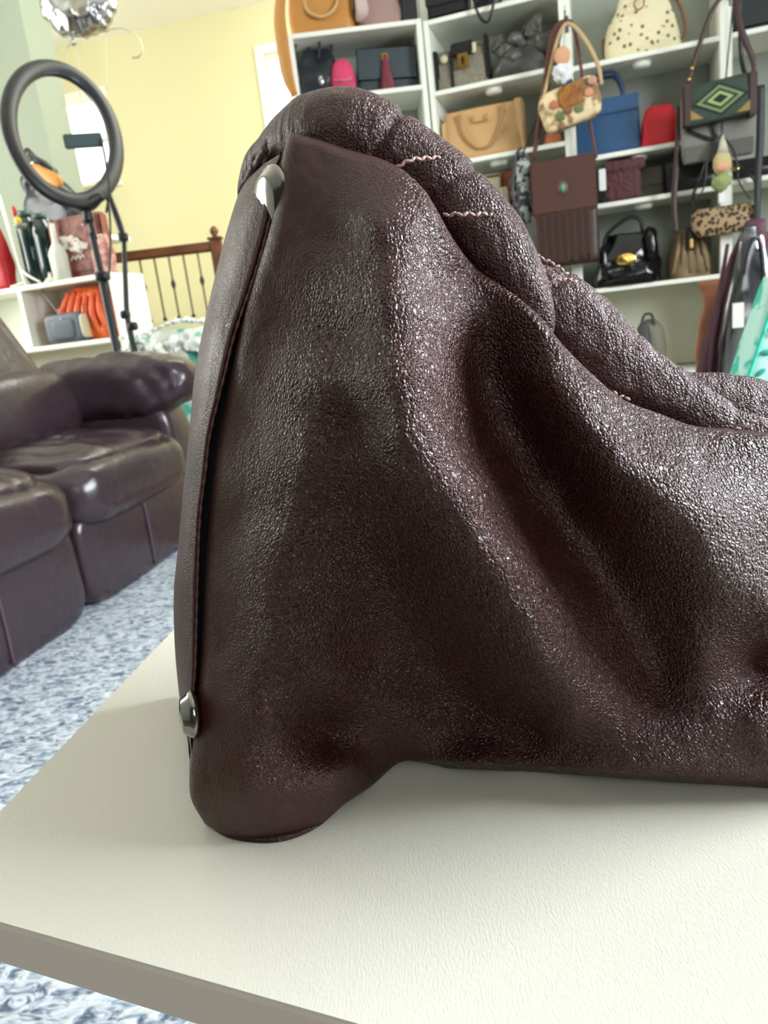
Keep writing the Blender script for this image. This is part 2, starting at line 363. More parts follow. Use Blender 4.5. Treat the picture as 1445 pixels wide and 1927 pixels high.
# bay 1, top
s = spot(BAY1, 541, -60, 664, 56, .1, z1[0]); r = bagroot('tote_bag', 'caramel tan tote on top of the left bookcase bay', 'bag', s, BAY1)
W, H = s[1], s[2]
obj('body', loft([(0, W/2, .07), (H*.1, W/2, .075), (H*.6, W/2*.96, .06), (H, W/2*.94, .035)], wob=.012), m_orange, r)
obj('side_strap', tube([(-W/2-.005, -.03, H*.9), (-W/2-.035, -.11, H*.3), (-W/2-.04, -.125, -.03), (-W/2-.036, -.125, -.16), (-W/2-.018, -.12, -.235)], [.022, .026, .028, .026, .014], 30, 8, .3), m_orange, r)
obj('handle', tube([(-W*.25, -.068, H*.5), (-W*.2, -.085, H*.3), (0, -.088, H*.2), (W*.2, -.085, H*.3), (W*.28, -.068, H*.5)], .007, 24, 6), m_tan, r)
s = spot(BAY1, 664, -50, 748, 50, .09, z1[0]); r = bagroot('tote_bag', 'dusty mauve soft tote next to the caramel tote', 'bag', s, BAY1); W, H = s[1], s[2]
obj('body', loft([(0, W/2*.9, .06), (H*.2, W/2, .07), (H*.6, W/2*.92, .06), (H, W/2*.8, .03)], wob=.03, seed=4), lea('mauve_leather', '9b7b70', .6), r)
obj('pleat', tube([(-W*.4, -.05, 0.03), (-W*.33, -.08, H*.3), (-W*.36, -.06, H*.8)], [.02, .03, .02], 16, 8, .5), lea('pale_mauve', 'c5aca2', .6), r)
s = spot(BAY1, 748, -30, 786, 42, .12, z1[0]); r = bagroot('clutch', 'black box clutch on the left bookcase, beside the mauve tote', 'bag', s, BAY1); W, H = s[1], s[2]
obj('body', box(-W/2, W/2, -.06, .06, 0, H, .012), m_blackl, r); obj('trim_strip', box(W/2-.012, W/2-.004, -.064, -.058, .01, H), m_silver, r)
s = spot(WALL, 806, -30, 884, 30, .08, z2[0]); r = bagroot('satchel', 'black satchel standing over the divider on the second bay', 'bag', s, WALL); W, H = s[1], s[2]
obj('body', box(-W/2, W/2, -.06, .06, 0, H, .015), m_blackl, r)
obj('flap', box(-W/2-.002, W/2+.002, -.068, -.058, H*.35, H, .004), lea('black_leather_flap', '202024', .3), r)
# strap loop hanging from the top board of bay 2
s = spot(WALL, 895, -20, 940, 8, .06, z2[0]); r = bagroot('shoulder_bag', 'black shoulder bag whose strap loop hangs over the top board', 'bag', s, WALL); W, H = s[1], s[2]
obj('body', loft([(0, W*.6, .05), (.08, W*.65, .05), (.16, W*.5, .02)], wob=.01), m_blackl, r)
xa, za = WALL.xz(893, 8, -.02); xb, zb2 = WALL.xz(915, 40, -.02); xc, zc_ = WALL.xz(936, 2, -.02); x0_ = WALL.R.dot(s[0]-WALL.pt)
obj('strap', tube([(xa-x0_, -.02, .03), (xa-x0_, -.085, za-s[0].z), (xb-x0_-.02, -.085, zb2-s[0].z+.012), (xb-x0_+.01, -.085, zb2-s[0].z), (xc-x0_, -.085, za-s[0].z+.02), (xc-x0_, -.02, .04)], .006, 30, 6), m_blackl, r)
# bay 1 inside
s = spot(BAY1, 557, 95, 640, 178, .12, z1[1]); r = bagroot('hobo_bag', 'black hobo bag with two tall thin handles in the left bay', 'bag', s, BAY1); W, H = s[1], s[2]
obj('body', loft([(0, W/2*.8, .06), (H*.3, W/2, .07), (H*.7, W/2*.85, .05), (H, W/2*.6, .02)], wob=.02, seed=2), lea('navy_black_leather', '20262c', .35), r)
for dx, y in ((-.02, -.05), (.03, .0)): obj('handle', tube([(-.07+dx, y, H*.6), (-.06+dx, y, H*1.05), (.0+dx, y, H*1.4), (.035+dx, y, H*1.45), (.045+dx, y, H*1.2), (.03+dx, y, H*.75)], .006, 30, 7), m_blackl, r)
obj('charm', puff(.012, .006, .02, 1, 1, 12, 8), m_silver, r, loc=(.01, -.075, H*.35))
s = spot(BAY1, 622, 112, 668, 172, .05, z1[1]); r = bagroot('round_pouch', 'bright pink round pouch in front of the black hobo', 'bag', s, BAY1); W, H = s[1], s[2]
mp_ = lea('pink_leather', 'd23c66', .5)
obj('body', loft([(0, W*.3, .02), (H*.2, W*.48, .03), (H*.5, W*.5, .03), (H*.85, W*.38, .018), (H, W*.16, .008)], e=.9), mp_, r)
obj('pocket', loft([(H*.03, W*.3, .01), (H*.2, W*.4, .014), (H*.38, W*.32, .01)], e=.9), lea('pink_leather_dark', 'b93460', .5), r, loc=(.01, -.025, 0)); obj('zipper', tube([(-.04, -.03, H*.42), (0, -.036, H*.38), (.04, -.03, H*.42)], .0022, 12, 6), m_silver, r)
s = spot(BAY1, 670, 94, 780, 164, .1, z1[1]); r = bagroot('clutch', 'charcoal blue flap clutch with dark red tassel in the left bay', 'bag', s, BAY1); W, H = s[1], s[2]
mc = lea('charcoal_leather', '2a3538', .5)
obj('body', box(-W/2, W/2, -.03, .03, 0, H*.96, .01), mc, r, rot=(0, .05, 0)); obj('flap', box(-W/2-.003, W/2+.003, -.038, -.03, H*.3, H, .004), lea('charcoal_flap', '2e3a3e', .45), r, rot=(0, .05, 0))
ts = obj('tassel', loft([(0, .03, .008), (H*.35, .022, .008), (H*.6, .013, .006), (H*.78, .007, .005)], seg=16), lea('oxblood_leather', '6d1a2a', .5), r, loc=(.0, -.05, .006))
obj('clasp', box(-.014, .014, -.046, -.036, H*.68, H*.86, .003), m_gold, r)
# bay 2
s = spot(WALL, 818, 90, 922, 161, .1, z2[1]); r = bagroot('satchel', 'grey woven satchel with black flap and gold lock on second bay', 'bag', s, WALL); W, H = s[1], s[2]
mg = mat('grey_monogram_canvas', '8d8672', .7, col2='6f6a5c', scale=120)
obj('body', loft([(0, W/2, .06), (H*.15, W/2, .065), (H*.8, W/2*.98, .05), (H*.95, W/2*.96, .03)], e=.25), mg, r)
obj('flap', box(-W*.14, W*.28, -.071, -.02, H*.72, H*1.02, .006), m_blackl, r); obj('side_trim', box(-W/2-.003, -W/2+.028, -.067, .0, 0, H*.95, .006), m_blackl, r); obj('side_trim', box(W/2-.012, W/2+.004, -.067, .0, H*.1, H*1.1, .006), m_blackl, r); obj('strap_band', box(-W*.17, -W*.12, -.072, -.06, H*.02, H*.85, .002), m_blackl, r)
lk = obj('lock', box(-.005, .04, -.084, -.07, H*.42, H*.74, .003), m_gold, r); obj('lock_key', box(.012, .024, -.09, -.083, H*.5, H*.66, .002), mat('dark_gold', '6b4d1c', .3, 1), lk)
obj('corner_patch', lathe([(.001, 0), (.016, .001), (.016, .005), (.001, .006)], 14, 'Y'), mat('cream_patch', 'cfc7a4', .6), r, loc=(-W*.27, -.062, H*.72)); obj('corner_patch', box(.055, .075, -.07, -.062, H*.72, H*.95, .003), mat('cream_patch', 'cfc7a4', .6), r)
s = spot(WALL, 928, 55, 1046, 146, .08, z2[1]); r = bagroot('slouchy_bag', 'crumpled dark charcoal fabric bag right of the woven satchel', 'bag', s, WALL); W, H = s[1], s[2]
mcr = lea('charcoal_nylon', '4a4942', .4)
obj('body', loft([(0, W*.5, .06), (H*.25, W*.52, .07), (H*.6, W*.42, .05), (H*.85, W*.3, .03)], wob=.045, seed=9, e=.8), mcr, r)
for i, (x, z, a) in enumerate([(-.08, .12, .045), (-.02, .13, .04), (.05, .15, .05), (.09, .10, .045), (-.045, .09, .05)]):
    obj('crumpled_fold', puff(a, .03, a*.9, 1.3, 1.2, 18, 12, wob=.03, freq=25, seed=i*3), mcr, r, loc=(x, -.05, z), rot=(0, .4*i, 0))
s = spot(WALL, 838, 205, 985, 298, .08, z2[2]); r = bagroot('tote_bag', 'tan structured tote with looped handles on the second bay', 'bag', s, WALL); W, H = s[1], s[2]
obj('body', loft([(0, W/2, .06), (H*.1, W/2, .065), (H*.9, W/2*.98, .05), (H, W/2*.96, .045)], e=.25, wob=.004), m_tan, r)
obj('side_gusset', box(W/2-.03, W/2+.008, -.055, .04, 0.005, H*1.03, .006), lea('tan_leather_pale', 'cfa873', .55), r)
obj('side_gusset', box(-W/2-.008, -W/2+.02, -.055, .04, 0.005, H*.82, .006), lea('tan_leather_pale', 'cfa873', .55), r)
obj('handle', tube([(-W*.26, -.066, H*.9), (-W*.24, -.07, H*.55), (-W*.12, -.072, H*.24), (0, -.073, H*.16), (W*.12, -.072, H*.24), (W*.25, -.07, H*.6), (W*.29, -.066, H*.95)], .0055, 34, 7), lea('tan_handle', 'a87f4c', .5), r)
obj('handle_tab', box(-W*.29, -W*.235, -.07, -.062, H*.74, H*.92, .002), lea('tan_handle', 'a87f4c', .5), r); obj('handle_tab', box(W*.26, W*.32, -.07, -.062, H*.78, H*.95, .002), lea('tan_handle', 'a87f4c', .5), r)
obj('emblem_frame', join(box(-.03, -.026, -.068, -.062, H*.7, H*.84), box(.026, .03, -.068, -.062, H*.7, H*.84), box(-.03, .03, -.068, -.062, H*.69, H*.71)), lea('tan_handle', 'a87f4c', .5), r)
s = spot(WALL, 1022, 236, 1058, 272, .1, z2[2]); r = bagroot('pouch', 'small salmon pouch at the divider beside the tan tote', 'bag', s, WALL); W, H = s[1], s[2]
obj('body', loft([(0, W*.5, .05), (H*.5, W*.42, .035), (H, W*.15, .01)], e=.7), lea('salmon_leather', 'c97a55', .6), r)
s = spot(WALL, 872, 312, 940, 341, .03, z2[3]+.09); s = (WALL.w(WALL.R.dot(s[0]-WALL.pt), .05, z2[3]), s[1], s[2]); r = bagroot('clutch', 'cream clutch with two gold bars above the speckled pouch', 'bag', s, WALL); W, H = s[1], .165
obj('body', box(-W/2, W/2, -.02, .03, 0, H, .006), mat('cream_leather', 'c9c3a2', .5), r)
for zz in (H*.55, H*.95): obj('bar', box(-W/2+.02, W/2, -.026, -.018, zz-.006, zz+.004, .002), m_gold, r)
s = spot(WALL, 905, 343, 958, 392, -.02, z2[3]); s = (WALL.w(WALL.R.dot(s[0]-WALL.pt), .0, z2[3]), s[1], s[2]); r = bagroot('pouch', 'speckled grey and cream pouch standing below the gold-barred clutch', 'bag', s, WALL); W, H = s[1], .1
obj('body', loft([(0, W*.5, .022), (H*.5, W*.52, .025), (H, W*.42, .01)], wob=.006), mat('speckled_canvas', '8f8d78', .8, col2='c8c4a8', scale=70), r)
s = spot(WALL, 936, 306, 976, 352, .09, z2[3]); r = bagroot('round_pouch', 'rust brown round bag between the cream clutch and brown messenger', 'bag', s, WALL); W, H = s[1], .17
obj('body', loft([(0, W*.3, .03), (H*.3, W*.5, .04), (H*.8, W*.5, .035), (H, W*.3, .02)], e=.85), lea('rust_leather', '84401f', .5), r)
# bay 3
s = spot(WALL, 1136, -30, 1280, 104, .1, z3[0]); r = bagroot('backpack', 'cream drawstring backpack with small flower print on the third bay', 'bag', s, WALL); W, H = s[1], s[2]
mfl = mat('flower_print_canvas', '7a5a3c', .7, col2='e6dcb4', scale=38, kind='voronoi', thr=(.2, .34))
obj('body', loft([(0, W/2, .08), (H*.12, W/2*1.0, .09), (H*.45, W/2*.9, .08), (H*.75, W/2*.66, .06), (H*.9, W/2*.55, .05), (H, W/2*.7, .05)], wob=.012, e=.6), mfl, r)
mst = lea('saddle_strap', '8a5a3c', .5)
obj('shoulder_strap', tube([(W*.36, 0, H*.85), (W*.5, .0, H*.6), (W*.56, -.01, H*.25), (W*.48, 0, .03)], .017, 26, 8, .35), mst, r)
obj('drawstring', tube([(-W*.02, -.06, H*.78), (-.03, -.095, H*.66), (-.02, -.1, H*.56), (.004, -.1, H*.6), (.006, -.07, H*.78)], .003, 24, 6), mst, r)
obj('side_tab', box(-W/2-.012, -W/2+.006, -.03, .0, H*.12, H*.36, .003), mst, r)
s = spot(WALL, 1083, 190, 1204, 287, .09, z3[1]); r = bagroot('tote_bag', 'royal blue leather tote with arched handle on the third bay', 'bag', s, WALL); W, H = s[1], s[2]
mb = lea('blue_leather', '224a70', .5)
obj('body', loft([(0, W/2*1.02, .06), (H*.1, W/2*1.02, .065), (H, W/2*.96, .04)], e=.22), mb, r)
obj('top_band', box(-W/2*.97, W/2*.97, -.058, -.03, H*.72, H, .004), lea('blue_leather_band', '264e76', .45), r)
for y in (-.045, .03): obj('handle', hoop(.13, .125, .007, y, H-.03), lea('navy_leather', '1b3556', .45), r)
s = spot(WALL, 1207, 200, 1274, 274, .06, z3[1]); r = bagroot('pouch', 'bright red wedge shaped pouch right of the blue tote', 'bag', s, WALL); W, H = s[1], s[2]
obj('body', loft([(0, W*.5, .05), (H*.12, W*.54, .05), (H*.6, W*.48, .035), (H*.9, W*.4, .02), (H, W*.34, .01)], e=.5, wob=.006), lea('red_leather', 'c4101c', .5), r); obj('wrist_strap', hoop(W*.4, .025, .003, 0, H*.98), lea('red_strap', '7d2a2a', .5), r)
s = spot(WALL, 1137, 316, 1205, 371, .06, z3[2]); r = bagroot('box_bag', 'dark red patent box bag on the lower board, behind the messenger flap', 'bag', s, WALL); W, H = s[1], .155
mdr = lea('dark_red_patent', '4a1418', .25)
obj('body', box(-W/2, W/2, -.05, .05, 0, H*.75, .008), mdr, r); obj('handle', join(hoop(.09, .05, .006, 0, H*.75)), mdr, r); obj('lid', box(-W/2-.004, W/2+.02, -.054, .054, H*.72, H, .008), mdr, r)
s = spot(WALL, 1168, 322, 1246, 371, .12, z3[2]); s=(WALL.w(WALL.R.dot(s[0]-WALL.pt)+.03,.12,z3[2]),s[1],.12); r = bagroot('clutch', 'olive brown clutch leaning beside the dark red box bag', 'bag', s, WALL); W, H = s[1]*.8, .12
obj('body', box(-W/2, W/2, -.03, .03, 0, H, .01), lea('olive_brown', '4b4434', .5), r); obj('flap', box(-W/2, W/2, -.036, -.03, H*.4, H, .003), lea('olive_brown_flap', '554d3b', .5), r)
s = spot(WALL, 1247, 305, 1352, 358, .08, z3[2]); r = bagroot('shoulder_bag', 'flat black shoulder bag lying behind the hanging crossbody', 'bag', s, WALL); W, H = s[1], .135
obj('body', loft([(0, W*.5, .06), (H*.3, W*.52, .07), (H*.8, W*.5, .05), (H, W*.44, .03)], wob=.01), m_blackl, r); obj('strap', tube([(.02, -.07, .02), (.035, -.085, H*.4), (.06, -.08, H*.95)], .006, 14, 6, .4), lea('grey_strap', '6d6f68', .5), r)
s = spot(WALL, 1118, 440, 1246, 530, .06, BOT); r = bagroot('handbag', 'black patent handbag with oval gold plate on the bottom shelf', 'bag', s, WALL); W, H = s[1], s[2]
mpt = mat('black_patent', '0c0c0e', .18, bump=.3, bscale=25)
obj('body', loft([(0, W*.5, .07), (H*.2, W*.52, .08), (H*.6, W*.42, .06), (H*.85, W*.36, .04), (H, W*.3, .02)], wob=.02, seed=6, e=.6), mpt, r)
obj('gold_plate', puff(.042, .008, .024, .9, 1, 20, 12, wob=.004, freq=60), m_gold, r, loc=(-.01, -.078, H*.5))
obj('handle', tube([(-W*.36, -.02, H*.8), (-W*.28, -.02, H*1.05), (-W*.02, -.02, H*1.28), (W*.1, -.02, H*1.3), (W*.2, -.02, H*1.2), (W*.24, -.02, H*.8)], .008, 30, 8), m_blackl, r)
obj('side_fold', puff(.03, .05, .07, .8, .8, 16, 12, wob=.01, freq=30), mpt, r, loc=(W*.33, -.03, H*.72)); obj('side_fold', puff(.025, .05, .06, .8, .8, 16, 12, wob=.01, freq=30), mpt, r, loc=(-W*.36, -.03, H*.5))
s = spot(WALL, 1255, 430, 1338, 525, .08, BOT); r = bagroot('slouchy_bag', 'khaki gathered bag with gold clasp beside the black patent handbag', 'bag', s, WALL); W, H = s[1], s[2]
mk = lea('khaki_leather', '7b6747', .5)
obj('body', loft([(0, W*.5, .06), (H*.3, W*.52, .07), (H*.7, W*.38, .05), (H, W*.26, .03)], wob=.02, seed=13, e=.8), mk, r)
for i in range(5): obj('pleat', tube([(-W*.4+i*W*.2, -.06, H*.1), (-W*.3+i*W*.15, -.062, H*.5), (-W*.2+i*W*.1, -.035, H*.92)], [.008, .012, .006], 14, 8), mk, r)
obj('closing_strap', box(-.012, .016, -.085, -.03, H*.55, H*1.0, .003), m_blackl, r); obj('clasp', box(-.004, .008, -.093, -.084, H*.58, H*.76, .002), m_gold, r)
# bay 3/4 low
s = spot(WALL, 1300, 388, 1428, 440, -.03, None); 
r = bagroot('shoulder_bag', 'leopard print shoulder bag hanging below the diamond crossbody', 'bag', s, WALL); W, H = s[1], s[2]
mle = mat('leopard_print', '3a261c', .7, col2='a58d66', scale=62, kind='voronoi', thr=(.42, .52))
obj('body', loft([(0, W*.4, .03), (H*.3, W*.5, .04), (H*.8, W*.5, .035), (H, W*.44, .02)], wob=.01, e=.6), mle, r)
obj('strap', hoop(W*.9, .19, .006, 0, H*.9, squeeze=.35), m_blackl, r)
s = spot(WALL, 1355, 300, 1460, 345, .1, z3[2]+.01); r = bagroot('handbag', 'black handbag with gold clasp on the right edge bay', 'bag', s, WALL); W, H = s[1], s[2]
obj('body', loft([(0, W*.5, .06), (H*.5, W*.5, .065), (H, W*.4, .03)], wob=.008), m_blackl, r); obj('clasp', puff(.018, .006, .01, 1, 1, 14, 8), m_gold, r, loc=(-W*.27, -.066, H*.55))
s = spot(WALL, 1375, -60, 1460, 60, .1, z3[0]); r = bagroot('tote_bag', 'large black tote at the top right corner', 'bag', s, WALL); W, H = s[1], s[2]
obj('body', box(-W/2, W/2, -.07, .07, 0, H, .02), lea('green_black_leather', '1a2422', .6), r); obj('handle', hoop(W*.5, .12, .008, -.06, H), m_blackl, r)
s = spot(WALL, 1198, 603, 1252, 720, .12, .45); s = (s[0], s[1], CAMZ-.11-.45); r = bagroot('backpack', 'olive grey rounded bag standing alone below the bottom shelf', 'bag', s, WALL); W, H = s[1], zpx(WALL, 1215, 603)-.45
obj('body', loft([(0, W*.55, .07), (H*.5, W*.55, .07), (H*.85, W*.42, .06), (H, W*.15, .02)], e=.8), lea('olive_grey_nylon', '74725f', .6), r)
obj('front_panel', loft([(0.01, W*.3, .03), (H*.5, W*.3, .03), (H*.82, W*.22, .02), (H*.95, W*.1, .01)], e=.8), lea('dark_nylon', '3c3f3a', .6), r, loc=(-W*.28, -.06, 0))
obj('top_loop', hoop(.05, .07, .006, -.05, H*.8, -W*.1), lea('dark_nylon', '3c3f3a', .6), r)

# puck lights under boards
for (px, py, zz, lab) in ((929, 163, z2[1], 'white puck light under the board of the woven satchel'), (938, 300, z2[2], 'white puck light under the board of the tan tote'),
                          (1207, 109, z3[0], 'white puck light under the backpack board'), (1201, 288, z3[1], 'white puck light under the blue tote board'),
                          (1211, 379, z3[2], 'white puck light under the board of the black shoulder bag')):
    x, _ = WALL.xz(px, py, .07)
    t = tag(obj('puck_light', lathe([(.034, 0), (.036, -.004), (.034, -.016), (.028, -.022), (.0, -.024)], 20), mat('puck_plastic', 'f0f2e6', .4), loc=WALL.w(x, .07, zz-.018)), lab, 'lamp', 'puck lights under the shelf boards')
# ---------------------------------------------------------------- hanging bags
def wp(pl, px, py, off, o):           # pixel on offset plane -> local coordinates of thing with origin o
    x, z = pl.xz(px, py, off); return Vector((x-pl.R.dot(o-pl.pt), off-pl.N.dot(o-pl.pt), z-o.z))
def hang(name, label, pl, px, py, off): o = pl.at(px, py, off); return thing(name, label, 'bag', o, pl.rot), o
def hook(px, py, label):
    o = WALL.at(px, py, 0); r = thing('wall_hook', label, 'hook', o, WALL.rot)
    obj('plate', box(-.009, .009, -.003, .002, -.03, .03, .002), m_silver, r); obj('prong', tube([(0, 0, .0), (0, -.05, -.012), (0, -.115, -.006), (0, -.135, .018)], .004, 18, 8), m_silver, r)
hook(1066, 46, 'metal hook on the divider above the floral shoulder bag'); hook(1376, -6, 'metal hook on the right divider above the diamond crossbody')
# brown messenger
r, o = hang('messenger_bag', 'brown leather messenger bag with turquoise stone on its flap', WALL, 1065, 500, -.07)
a = wp(WALL, 1000, 400, -.07, o); b_ = wp(WALL, 1128, 400, -.07, o); zt = wp(WALL, 1065, 302, -.07, o).z
W = b_.x-a.x; xm = (a.x+b_.x)/2
ml = lea('messenger_leather', '4a2a20', .5); ml2 = lea('messenger_leather_dark', '35201a', .5)
obj('body', loft([(0, W*.44, .045), (zt*.1, W*.48, .05), (zt*.9, W*.47, .04), (zt, W*.46, .03)], e=.3), ml2, r, loc=(xm, 0, 0))
obj('flap', box(xm-W*.48, xm+W*.48, -.064, -.03, zt*.5, zt*1.01, .008), ml, r)
for i in range(22): obj('fringe', box(xm-W*.42+i*W*.0365, xm-W*.42+i*W*.0365+.008, -.058, -.052, zt*(.02+.05*random.random()), zt*.5), ml2 if i % 3 else ml, r, smooth=False)
st = obj('concho', puff(.02, .006, .026, 1, 1, 18, 12), lea('dark_setting', '5b4634', .4), r, loc=(xm+.0, -.066, zt*.73)); obj('stone', puff(.008, .005, .016, 1, 1, 14, 10), mat('turquoise', '4d9a80', .3), r, loc=(xm, -.072, zt*.73))
hk = wp(WALL, 1068, 42, -.1, o); tl = wp(WALL, 1004, 300, -.07, o); tr = wp(WALL, 1122, 298, -.07, o); m1 = wp(WALL, 1030, 140, -.1, o); m2 = wp(WALL, 1100, 170, -.1, o); mt = wp(WALL, 1045, 60, -.1, o); mt2 = wp(WALL, 1082, 62, -.1, o)
obj('strap', tube([tl, m1, mt, hk, mt2, m2, tr], [.008, .016, .016, .013, .007, .006, .006], 60, 8, .35, up=(0, 1, 0)), m_brownl, r)
tg = wp(WALL, 1133, 336, -.09, o); obj('price_tag', box(tg.x-.012, tg.x+.014, -.022, -.02, tg.z-.045, tg.z+.035, .002), mat('white_paper', 'dfe3de', .8), r, rot=None)
# striped bag at the left of the messenger
r, o = hang('shoulder_bag', 'narrow black and white striped bag hanging left of the messenger', WALL, 990, 420, -.05)
zt = wp(WALL, 990, 285, -.05, o).z; mstp = mat('striped_canvas', '22262a', .5, col2='9aa39c', scale=34, thr=(.48, .52))
obj('body', loft([(0, .02, .03), (zt*.3, .034, .05), (zt*.8, .034, .04), (zt, .015, .015)], e=.7), mstp, r); obj('edge_piping', tube([(-.03, -.035, zt*.1), (-.04, -.04, zt*.5), (-.02, -.03, zt*.95), (.004, -.02, zt*1.05)], .006, 20, 8), m_blackl, r)
hk2 = wp(WALL, 1060, 50, -.05, o); obj('strap', tube([(0, 0, zt*.95), wp(WALL, 1018, 200, -.05, o), hk2], .004, 30, 6), m_blackl, r)
for i in range(3): obj('tassel_bead', puff(.014, .014, .026, 1, 1, 12, 8), lea('plum_beads', '2c1c2a', .3), r, loc=(-.035-.004*i, -.03, zt*(.25+.17*i)))
# floral shoulder bag
r, o = hang('shoulder_bag', 'small flower tapestry shoulder bag with beige strap on the middle divider', WALL, 1080, 235, -.13)
a = wp(WALL, 1022, 205, -.13, o); b_ = wp(WALL, 1138, 185, -.13, o); zt = wp(WALL, 1078, 158, -.13, o).z; W = b_.x-a.x; xm = (a.x+b_.x)/2
mfb = mat('flower_tapestry', '8a6a44', .8, col2='dcc69a', scale=26, thr=(.42, .55))
obj('body', loft([(0, W*.38, .028), (zt*.15, W*.48, .035), (zt*.7, W*.5, .035), (zt, W*.42, .02)], e=.5, wob=.006), mfb, r, loc=(xm, 0, 0), rot=(0, -.2, 0))
obj('flap_patch', puff(W*.2, .008, zt*.28, .6, .6, 20, 12, wob=.004, freq=40), mat('ochre_embroidery', '9c6a22', .7, col2='7a3f1c', scale=40), r, loc=(xm-.01, -.037, zt*.68), rot=(0, -.2, 0))
for i, (dx, dz, cc) in enumerate([(-.07, .55, 'b06a50'), (.06, .5, 'c98a70'), (-.05, .2, '5e6b42'), (.02, .22, '6a7048'), (.075, .75, 'b98b78'), (-.02, .3, '7a5a32')]):
    obj('embroidered_flower', puff(.018, .005, .016, 1, 1, 12, 8, wob=.004, freq=80), mat('thread_'+str(i), cc, .8), r, loc=(xm+dx, -.04, zt*dz+.01-dx*-.2))
hk = wp(WALL, 1068, 44, -.13, o)
obj('strap', tube([wp(WALL, 1024, 178, -.13, o), wp(WALL, 1048, 80, -.13, o), hk, wp(WALL, 1098, 70, -.13, o), wp(WALL, 1124, 120, -.13, o), wp(WALL, 1132, 160, -.13, o)], [.006, .007, .007, .008, .008, .007], 50, 8, .4, up=(0, 1, 0)), lea('beige_strap', 'b99f72', .5), r)
# charm with pompom
r, o = hang('bag_charm', 'peach round charm with white tuft hanging at the middle divider', WALL, 1060, 105, -.15); r['category'] = 'charm'
obj('cord', tube([(0, 0, 0), wp(WALL, 1062, 45, -.15, o)], .002, 10, 6), mat('grey_cord', 'a8a89c', .7), r)
obj('disc', puff(.03, .016, .034, 1, 1, 20, 14), mat('peach_felt', 'cf9a78', .8), r, loc=(-.004, 0, -.0))
obj('tuft', puff(.038, .02, .03, 1, 1, 24, 14, wob=.022, freq=50), mat('white_fluff', 'd8dad8', .9), r, loc=(.0, 0, -.06))
obj('blue_tab', box(-.01, .03, -.01, .01, -.105, -.085, .003), mat('navy_felt', '33465c', .8), r)
# diamond crossbody at the right
r, o = hang('crossbody_bag', 'dark green crossbody bag with diamond weave on the right divider', WALL, 1352, 228, -.14)
a = wp(WALL, 1288, 190, -.14, o); b_ = wp(WALL, 1418, 190, -.14, o); zt = wp(WALL, 1352, 152, -.14, o).z; W = b_.x-a.x; xm = (a.x+b_.x)/2
obj('body', loft([(0, W*.47, .03), (zt*.2, W*.49, .034), (zt*.85, W*.48, .03), (zt, W*.46, .02)], e=.3), lea('green_tweed', '2c3a2e', .7), r, loc=(xm, 0, 0), rot=(0, -.06, 0))
for k, (q, cc) in enumerate([(1.0, '1d2a22'), (.82, '75865a'), (.64, '2a3b2c'), (.46, '9aa66a'), (.27, '16211c')]):
    hw = W*.42*q; hh = zt*.42*q; y = -.035-.002*k
    d = ([(-hw, y, 0), (0, y, -hh), (hw, y, 0), (0, y, hh), (-hw, .0, 0), (0, .0, -hh), (hw, .0, 0), (0, .0, hh)], [(0, 1, 2, 3), (0, 4, 5, 1), (1, 5, 6, 2), (2, 6, 7, 3), (3, 7, 4, 0)])
    obj('woven_diamond', d, mat('weave_'+cc, cc, .85), r, loc=(xm, 0, zt*.5), rot=(0, -.06, 0), smooth=False)
for q in (-1, 1): obj('corner_triangle', ([(0, -.037, 0), (.05*q, -.037, 0), (.05*q, -.037, .04), (0, 0, 0), (.05*q, 0, 0), (.05*q, 0, .04)], [(0, 1, 2), (3, 5, 4), (0, 3, 4, 1), (1, 4, 5, 2), (2, 5, 3, 0)]), mat('ochre_weave', '8a7540', .8), r, loc=(xm+q*.055, 0, .012), smooth=False)
for x in (-W*.47, W*.47): obj('side_trim', box(x-.014+xm, x+.014+xm, -.038, .03, -.004, zt*1.02, .004), m_dkbrown, r)
hk = wp(WALL, 1378, -12, -.13, o)
obj('strap', tube([wp(WALL, 1294, 160, -.14, o), wp(WALL, 1302, 130, -.14, o), wp(WALL, 1340, 20, -.14, o), hk, wp(WALL, 1396, 60, -.14, o), wp(WALL, 1418, 120, -.14, o), wp(WALL, 1414, 165, -.14, o)], [.01, .009, .008, .009, .012, .009, .008], 60, 8, .35, up=(0, 1, 0)), m_dkbrown, r)
for px, py in ((1302, 129), (1297, 150)): obj('rivet', puff(.006, .004, .006, 1, 1, 10, 6), m_gold, r, loc=wp(WALL, px, py, -.146, o)+Vector((0, -.004, 0)))
# grey flat bag behind the crossbody
r, o = hang('crossbody_bag', 'large grey beige bag hanging behind the green diamond crossbody', WALL, 1350, 300, -.085)
a = wp(WALL, 1280, 250, -.085, o); b_ = wp(WALL, 1420, 250, -.085, o); zt = wp(WALL, 1350, 170, -.085, o).z; W = b_.x-a.x; xm = (a.x+b_.x)/2
obj('body', loft([(0, W*.46, .02), (zt*.2, W*.49, .024), (zt*.9, W*.49, .02), (zt, W*.46, .01)], e=.3), lea('grey_beige', '76736a', .6), r, loc=(xm, 0, 0))
obj('lower_panel', box(xm-W*.47, xm+W*.47, -.03, -.02, 0, zt*.24, .003), lea('grey_dark', '55534c', .6), r)
obj('bow', tube([wp(WALL, 1290, 245, -.115, o), wp(WALL, 1345, 262, -.12, o), wp(WALL, 1340, 230, -.12, o)], .006, 20, 6), m_blackl, r)
obj('strap', tube([wp(WALL, 1276, 200, -.085, o), wp(WALL, 1273, 300, -.085, o), wp(WALL, 1268, 380, -.085, o), wp(WALL, 1272, 440, -.085, o)], [.006, .01, .012, .011], 30, 8, .4, up=(0, 1, 0)), m_dkbrown, r, label='dark brown strap hanging on the left')
